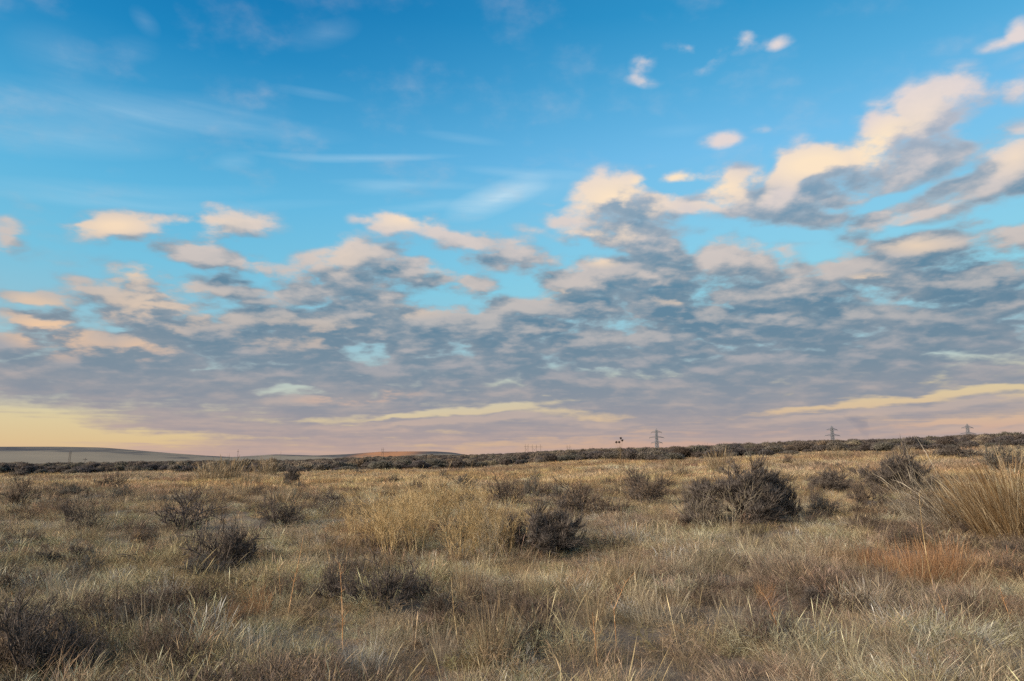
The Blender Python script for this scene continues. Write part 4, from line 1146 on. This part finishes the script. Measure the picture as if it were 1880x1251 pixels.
def beams(pairs, r):
    A = np.array([a for a, b in pairs], float); B = np.array([b for a, b in pairs], float)
    q = np.full(len(A), r)
    return tubes(A, B, q, q, 4)
def at_distance(px, dist):
    a = math.radians(pix_ang(px, 845)[0]); return dist * math.sin(a), dist * math.cos(a)
def z_at(px, py, dist):
    v = pix_dir(px, py); return CAM_H + Z0 + v[2] / math.hypot(v[0], v[1]) * dist

def tower(px, top, dist, label, turn=.25, thick=.34):
    x, y = at_distance(px, dist); g = float(height(x, y)) - .3
    H = z_at(px, top, dist) - g
    root = bpy.data.objects.new('lattice_tower', None); COL.objects.link(root); root.location = (x, y, g); root.rotation_euler = (0, 0, turn - math.atan2(x, y))
    body = []; W0, W1 = H * .155, H * .075
    def half(t): return (W0 + (W1 - W0) * min(1, t / .62)) * .5 * (1 if t < .62 else 1 - .35 * (t - .62) / .38)
    lv = [0, .13, .25, .36, .46, .55, .63, .70, .77, .83, .89, .94]
    cs = [(-1, -1), (1, -1), (1, 1), (-1, 1)]
    for a, b in zip(lv[:-1], lv[1:]):
        ha, hb = half(a), half(b)
        for i in range(4):
            c, d = cs[i], cs[(i + 1) % 4]
            body += [((c[0] * ha, c[1] * ha, a * H), (c[0] * hb, c[1] * hb, b * H)), ((c[0] * ha, c[1] * ha, a * H), (d[0] * hb, d[1] * hb, b * H)),
                     ((d[0] * ha, d[1] * ha, a * H), (c[0] * hb, c[1] * hb, b * H)), ((c[0] * hb, c[1] * hb, b * H), (d[0] * hb, d[1] * hb, b * H))]
    V, Q = beams(body, thick); link('lattice_body', mesh_tris('lattice_body', V, Q, mat=M_STEEL), root)
    hb = half(.94); pk = [((c[0] * hb, c[1] * hb, .94 * H), (0, 0, H)) for c in cs]
    V, Q = beams(pk, thick); link('peak', mesh_tris('peak', V, Q, mat=M_STEEL), root)
    for t, w in ((.88, .17), (.71, .235), (.54, .18)):
        arm = []; hh = half(t); w *= H
        for s in (-1, 1):
            for yy in (-1, 1):
                arm += [((s * hh, yy * hh, t * H), (s * w, 0, t * H)), ((s * hh, yy * hh, (t + .045) * H), (s * w, 0, t * H + .1))]
            arm += [((s * w, 0, t * H), (s * w, 0, t * H - 2.2))]
            for q in (.35, .65):
                arm += [((s * (hh + (w - hh) * q), -hh * (1 - q), t * H), (s * (hh + (w - hh) * q), hh * (1 - q), t * H))]
        V, Q = beams(arm, thick * .9); link('crossarm', mesh_tris('crossarm', V, Q, mat=M_STEEL), root)
    return tag(root, label, 'power pylon', 'steel power pylons on the ridge')
tower(1207, 787, 1150, 'steel lattice power pylon, the tallest of three on the skyline', .2)
tower(1532, 782, 1500, 'thin steel lattice power pylon by the faint smoke', .5, .36)
tower(1783, 778, 1750, 'smallest steel lattice power pylon, above the highest scrub of the ridge', .6, .36)

def hframe(px, top, dist, gap, label, legs=2, lean=0.0, group=None, bar=True, r=.2):
    x, y = at_distance(px, dist); g = float(height(x, y)) - .2; H = z_at(px, top, dist) - g; gap = gap * dist / F_PX
    many = legs > 1
    root = bpy.data.objects.new('utility_pole' if not many else 'power_line_frame', None); COL.objects.link(root)
    root.location = (x, y, g); root.rotation_euler = (0, lean, -math.atan2(x, y))
    xs = [(i - (legs - 1) / 2) * gap for i in range(legs)]
    for a in xs:
        V, Q = tubes(np.array([[a, 0, 0]]), np.array([[a, 0, H]]), np.array([r * 1.15]), np.array([r * .85]), 6)
        link('pole', mesh_tris('pole', V, Q, smooth=True, mat=M_POLE), root)
    if bar:
        w = (abs(xs[-1]) + gap * .5) if many else .9
        V, Q = beams([((-w, r * 1.3, H * .86), (w, r * 1.3, H * .86))], r * .7); link('crossarm', mesh_tris('crossarm', V, Q, mat=M_POLE), root)
    if many and gap > 1.5:
        V, Q = beams([((xs[0], -r, H * .55), (xs[1], -r, H * .82)), ((xs[1], -r * 1.9, H * .55), (xs[0], -r * 1.9, H * .82))], r * .4)
        link('brace', mesh_tris('brace', V, Q, mat=M_POLE), root)
    return tag(root, label, 'power pole' if many else 'utility pole', group)
hframe(967, 816, 1000, 5, 'twin-legged wooden power frame beside a three-legged one on the skyline', 2, r=.25)
hframe(985, 816.5, 1050, 7.5, 'three-legged wooden power frame on the skyline', 3, bar=True, r=.25)
hframe(1044, 817, 1100, 5, 'low wooden power frame standing alone between the skyline frames and the seed stalk', 2, r=.22)
hframe(1086, 820, 1500, 5, 'faint distant power frame beside the tall seed stalk', 2, r=.22)
hframe(1298, 813.5, 1250, 4.5, 'small wooden power frame past the tallest lattice pylon', 2, r=.2)
hframe(127, 827.5, 620, 1.9, 'twin utility pole standing close together in front of the big hill', 2, .02, r=.22)
hframe(155, 841, 420, 1, 'short dark utility pole leaning at the edge of the belt below the big hill', 1, .06, r=.17)
hframe(436, 825.5, 700, 1, 'single thin utility pole in the dip between the hills', 1, 0, r=.2)
hframe(702, 822, 1100, 2.8, 'pair of thin poles beside the orange sunlit slope', 2, 0, r=.25)
hframe(515, 828.5, 1600, 1, 'very faint thin pole on the middle hill', 1, 0, r=.2)

# ==================================================================== SMOKE far behind the ridge
def build_smoke():
    m, n = new_mat('thin_smoke')
    tcn = n.t.nodes.new('ShaderNodeTexCoord').outputs['Object']
    v = n.t.nodes.new('ShaderNodeVolumeAbsorption')
    n.put(v, 'Color', (.62, .72, .86, 1)); n.put(v, 'Density', .006)
    o_ = n.t.nodes.new('ShaderNodeOutputMaterial'); n.t.links.new(v.outputs[0], o_.inputs['Volume'])
    D = 4000.0
    ring = []
    prof = [(1592, 818, 3), (1594, 806, 5), (1593, 797, 9), (1590, 788, 13), (1586, 779, 17), (1580, 771, 20), (1568, 765, 15), (1560, 762, 3)]
    for px, py, hw in prof:
        x, y = at_distance(px, D); z = z_at(px, py, D); w = hw * D / F_PX * .75
        for k in range(14):
            a = k / 14 * 2 * math.pi
            q = w * (1 + .25 * math.sin(3 * a + py))
            ring.append((x + q * math.cos(a), y + q * math.sin(a), z + 6 * math.sin(2 * a + px)))
    F = [(i * 14 + k, i * 14 + (k + 1) % 14, (i + 1) * 14 + (k + 1) % 14, (i + 1) * 14 + k) for i in range(len(prof) - 1) for k in range(14)]
    me = bpy.data.meshes.new('smoke'); me.from_pydata(ring, [], F + [tuple(range(13, -1, -1)), tuple(range((len(prof) - 1) * 14, len(prof) * 14))]); me.materials.append(m)
    o = link('smoke', me); tag(o, 'faint grey smoke column rising behind the ridge', 'smoke', kind='stuff')
build_smoke()
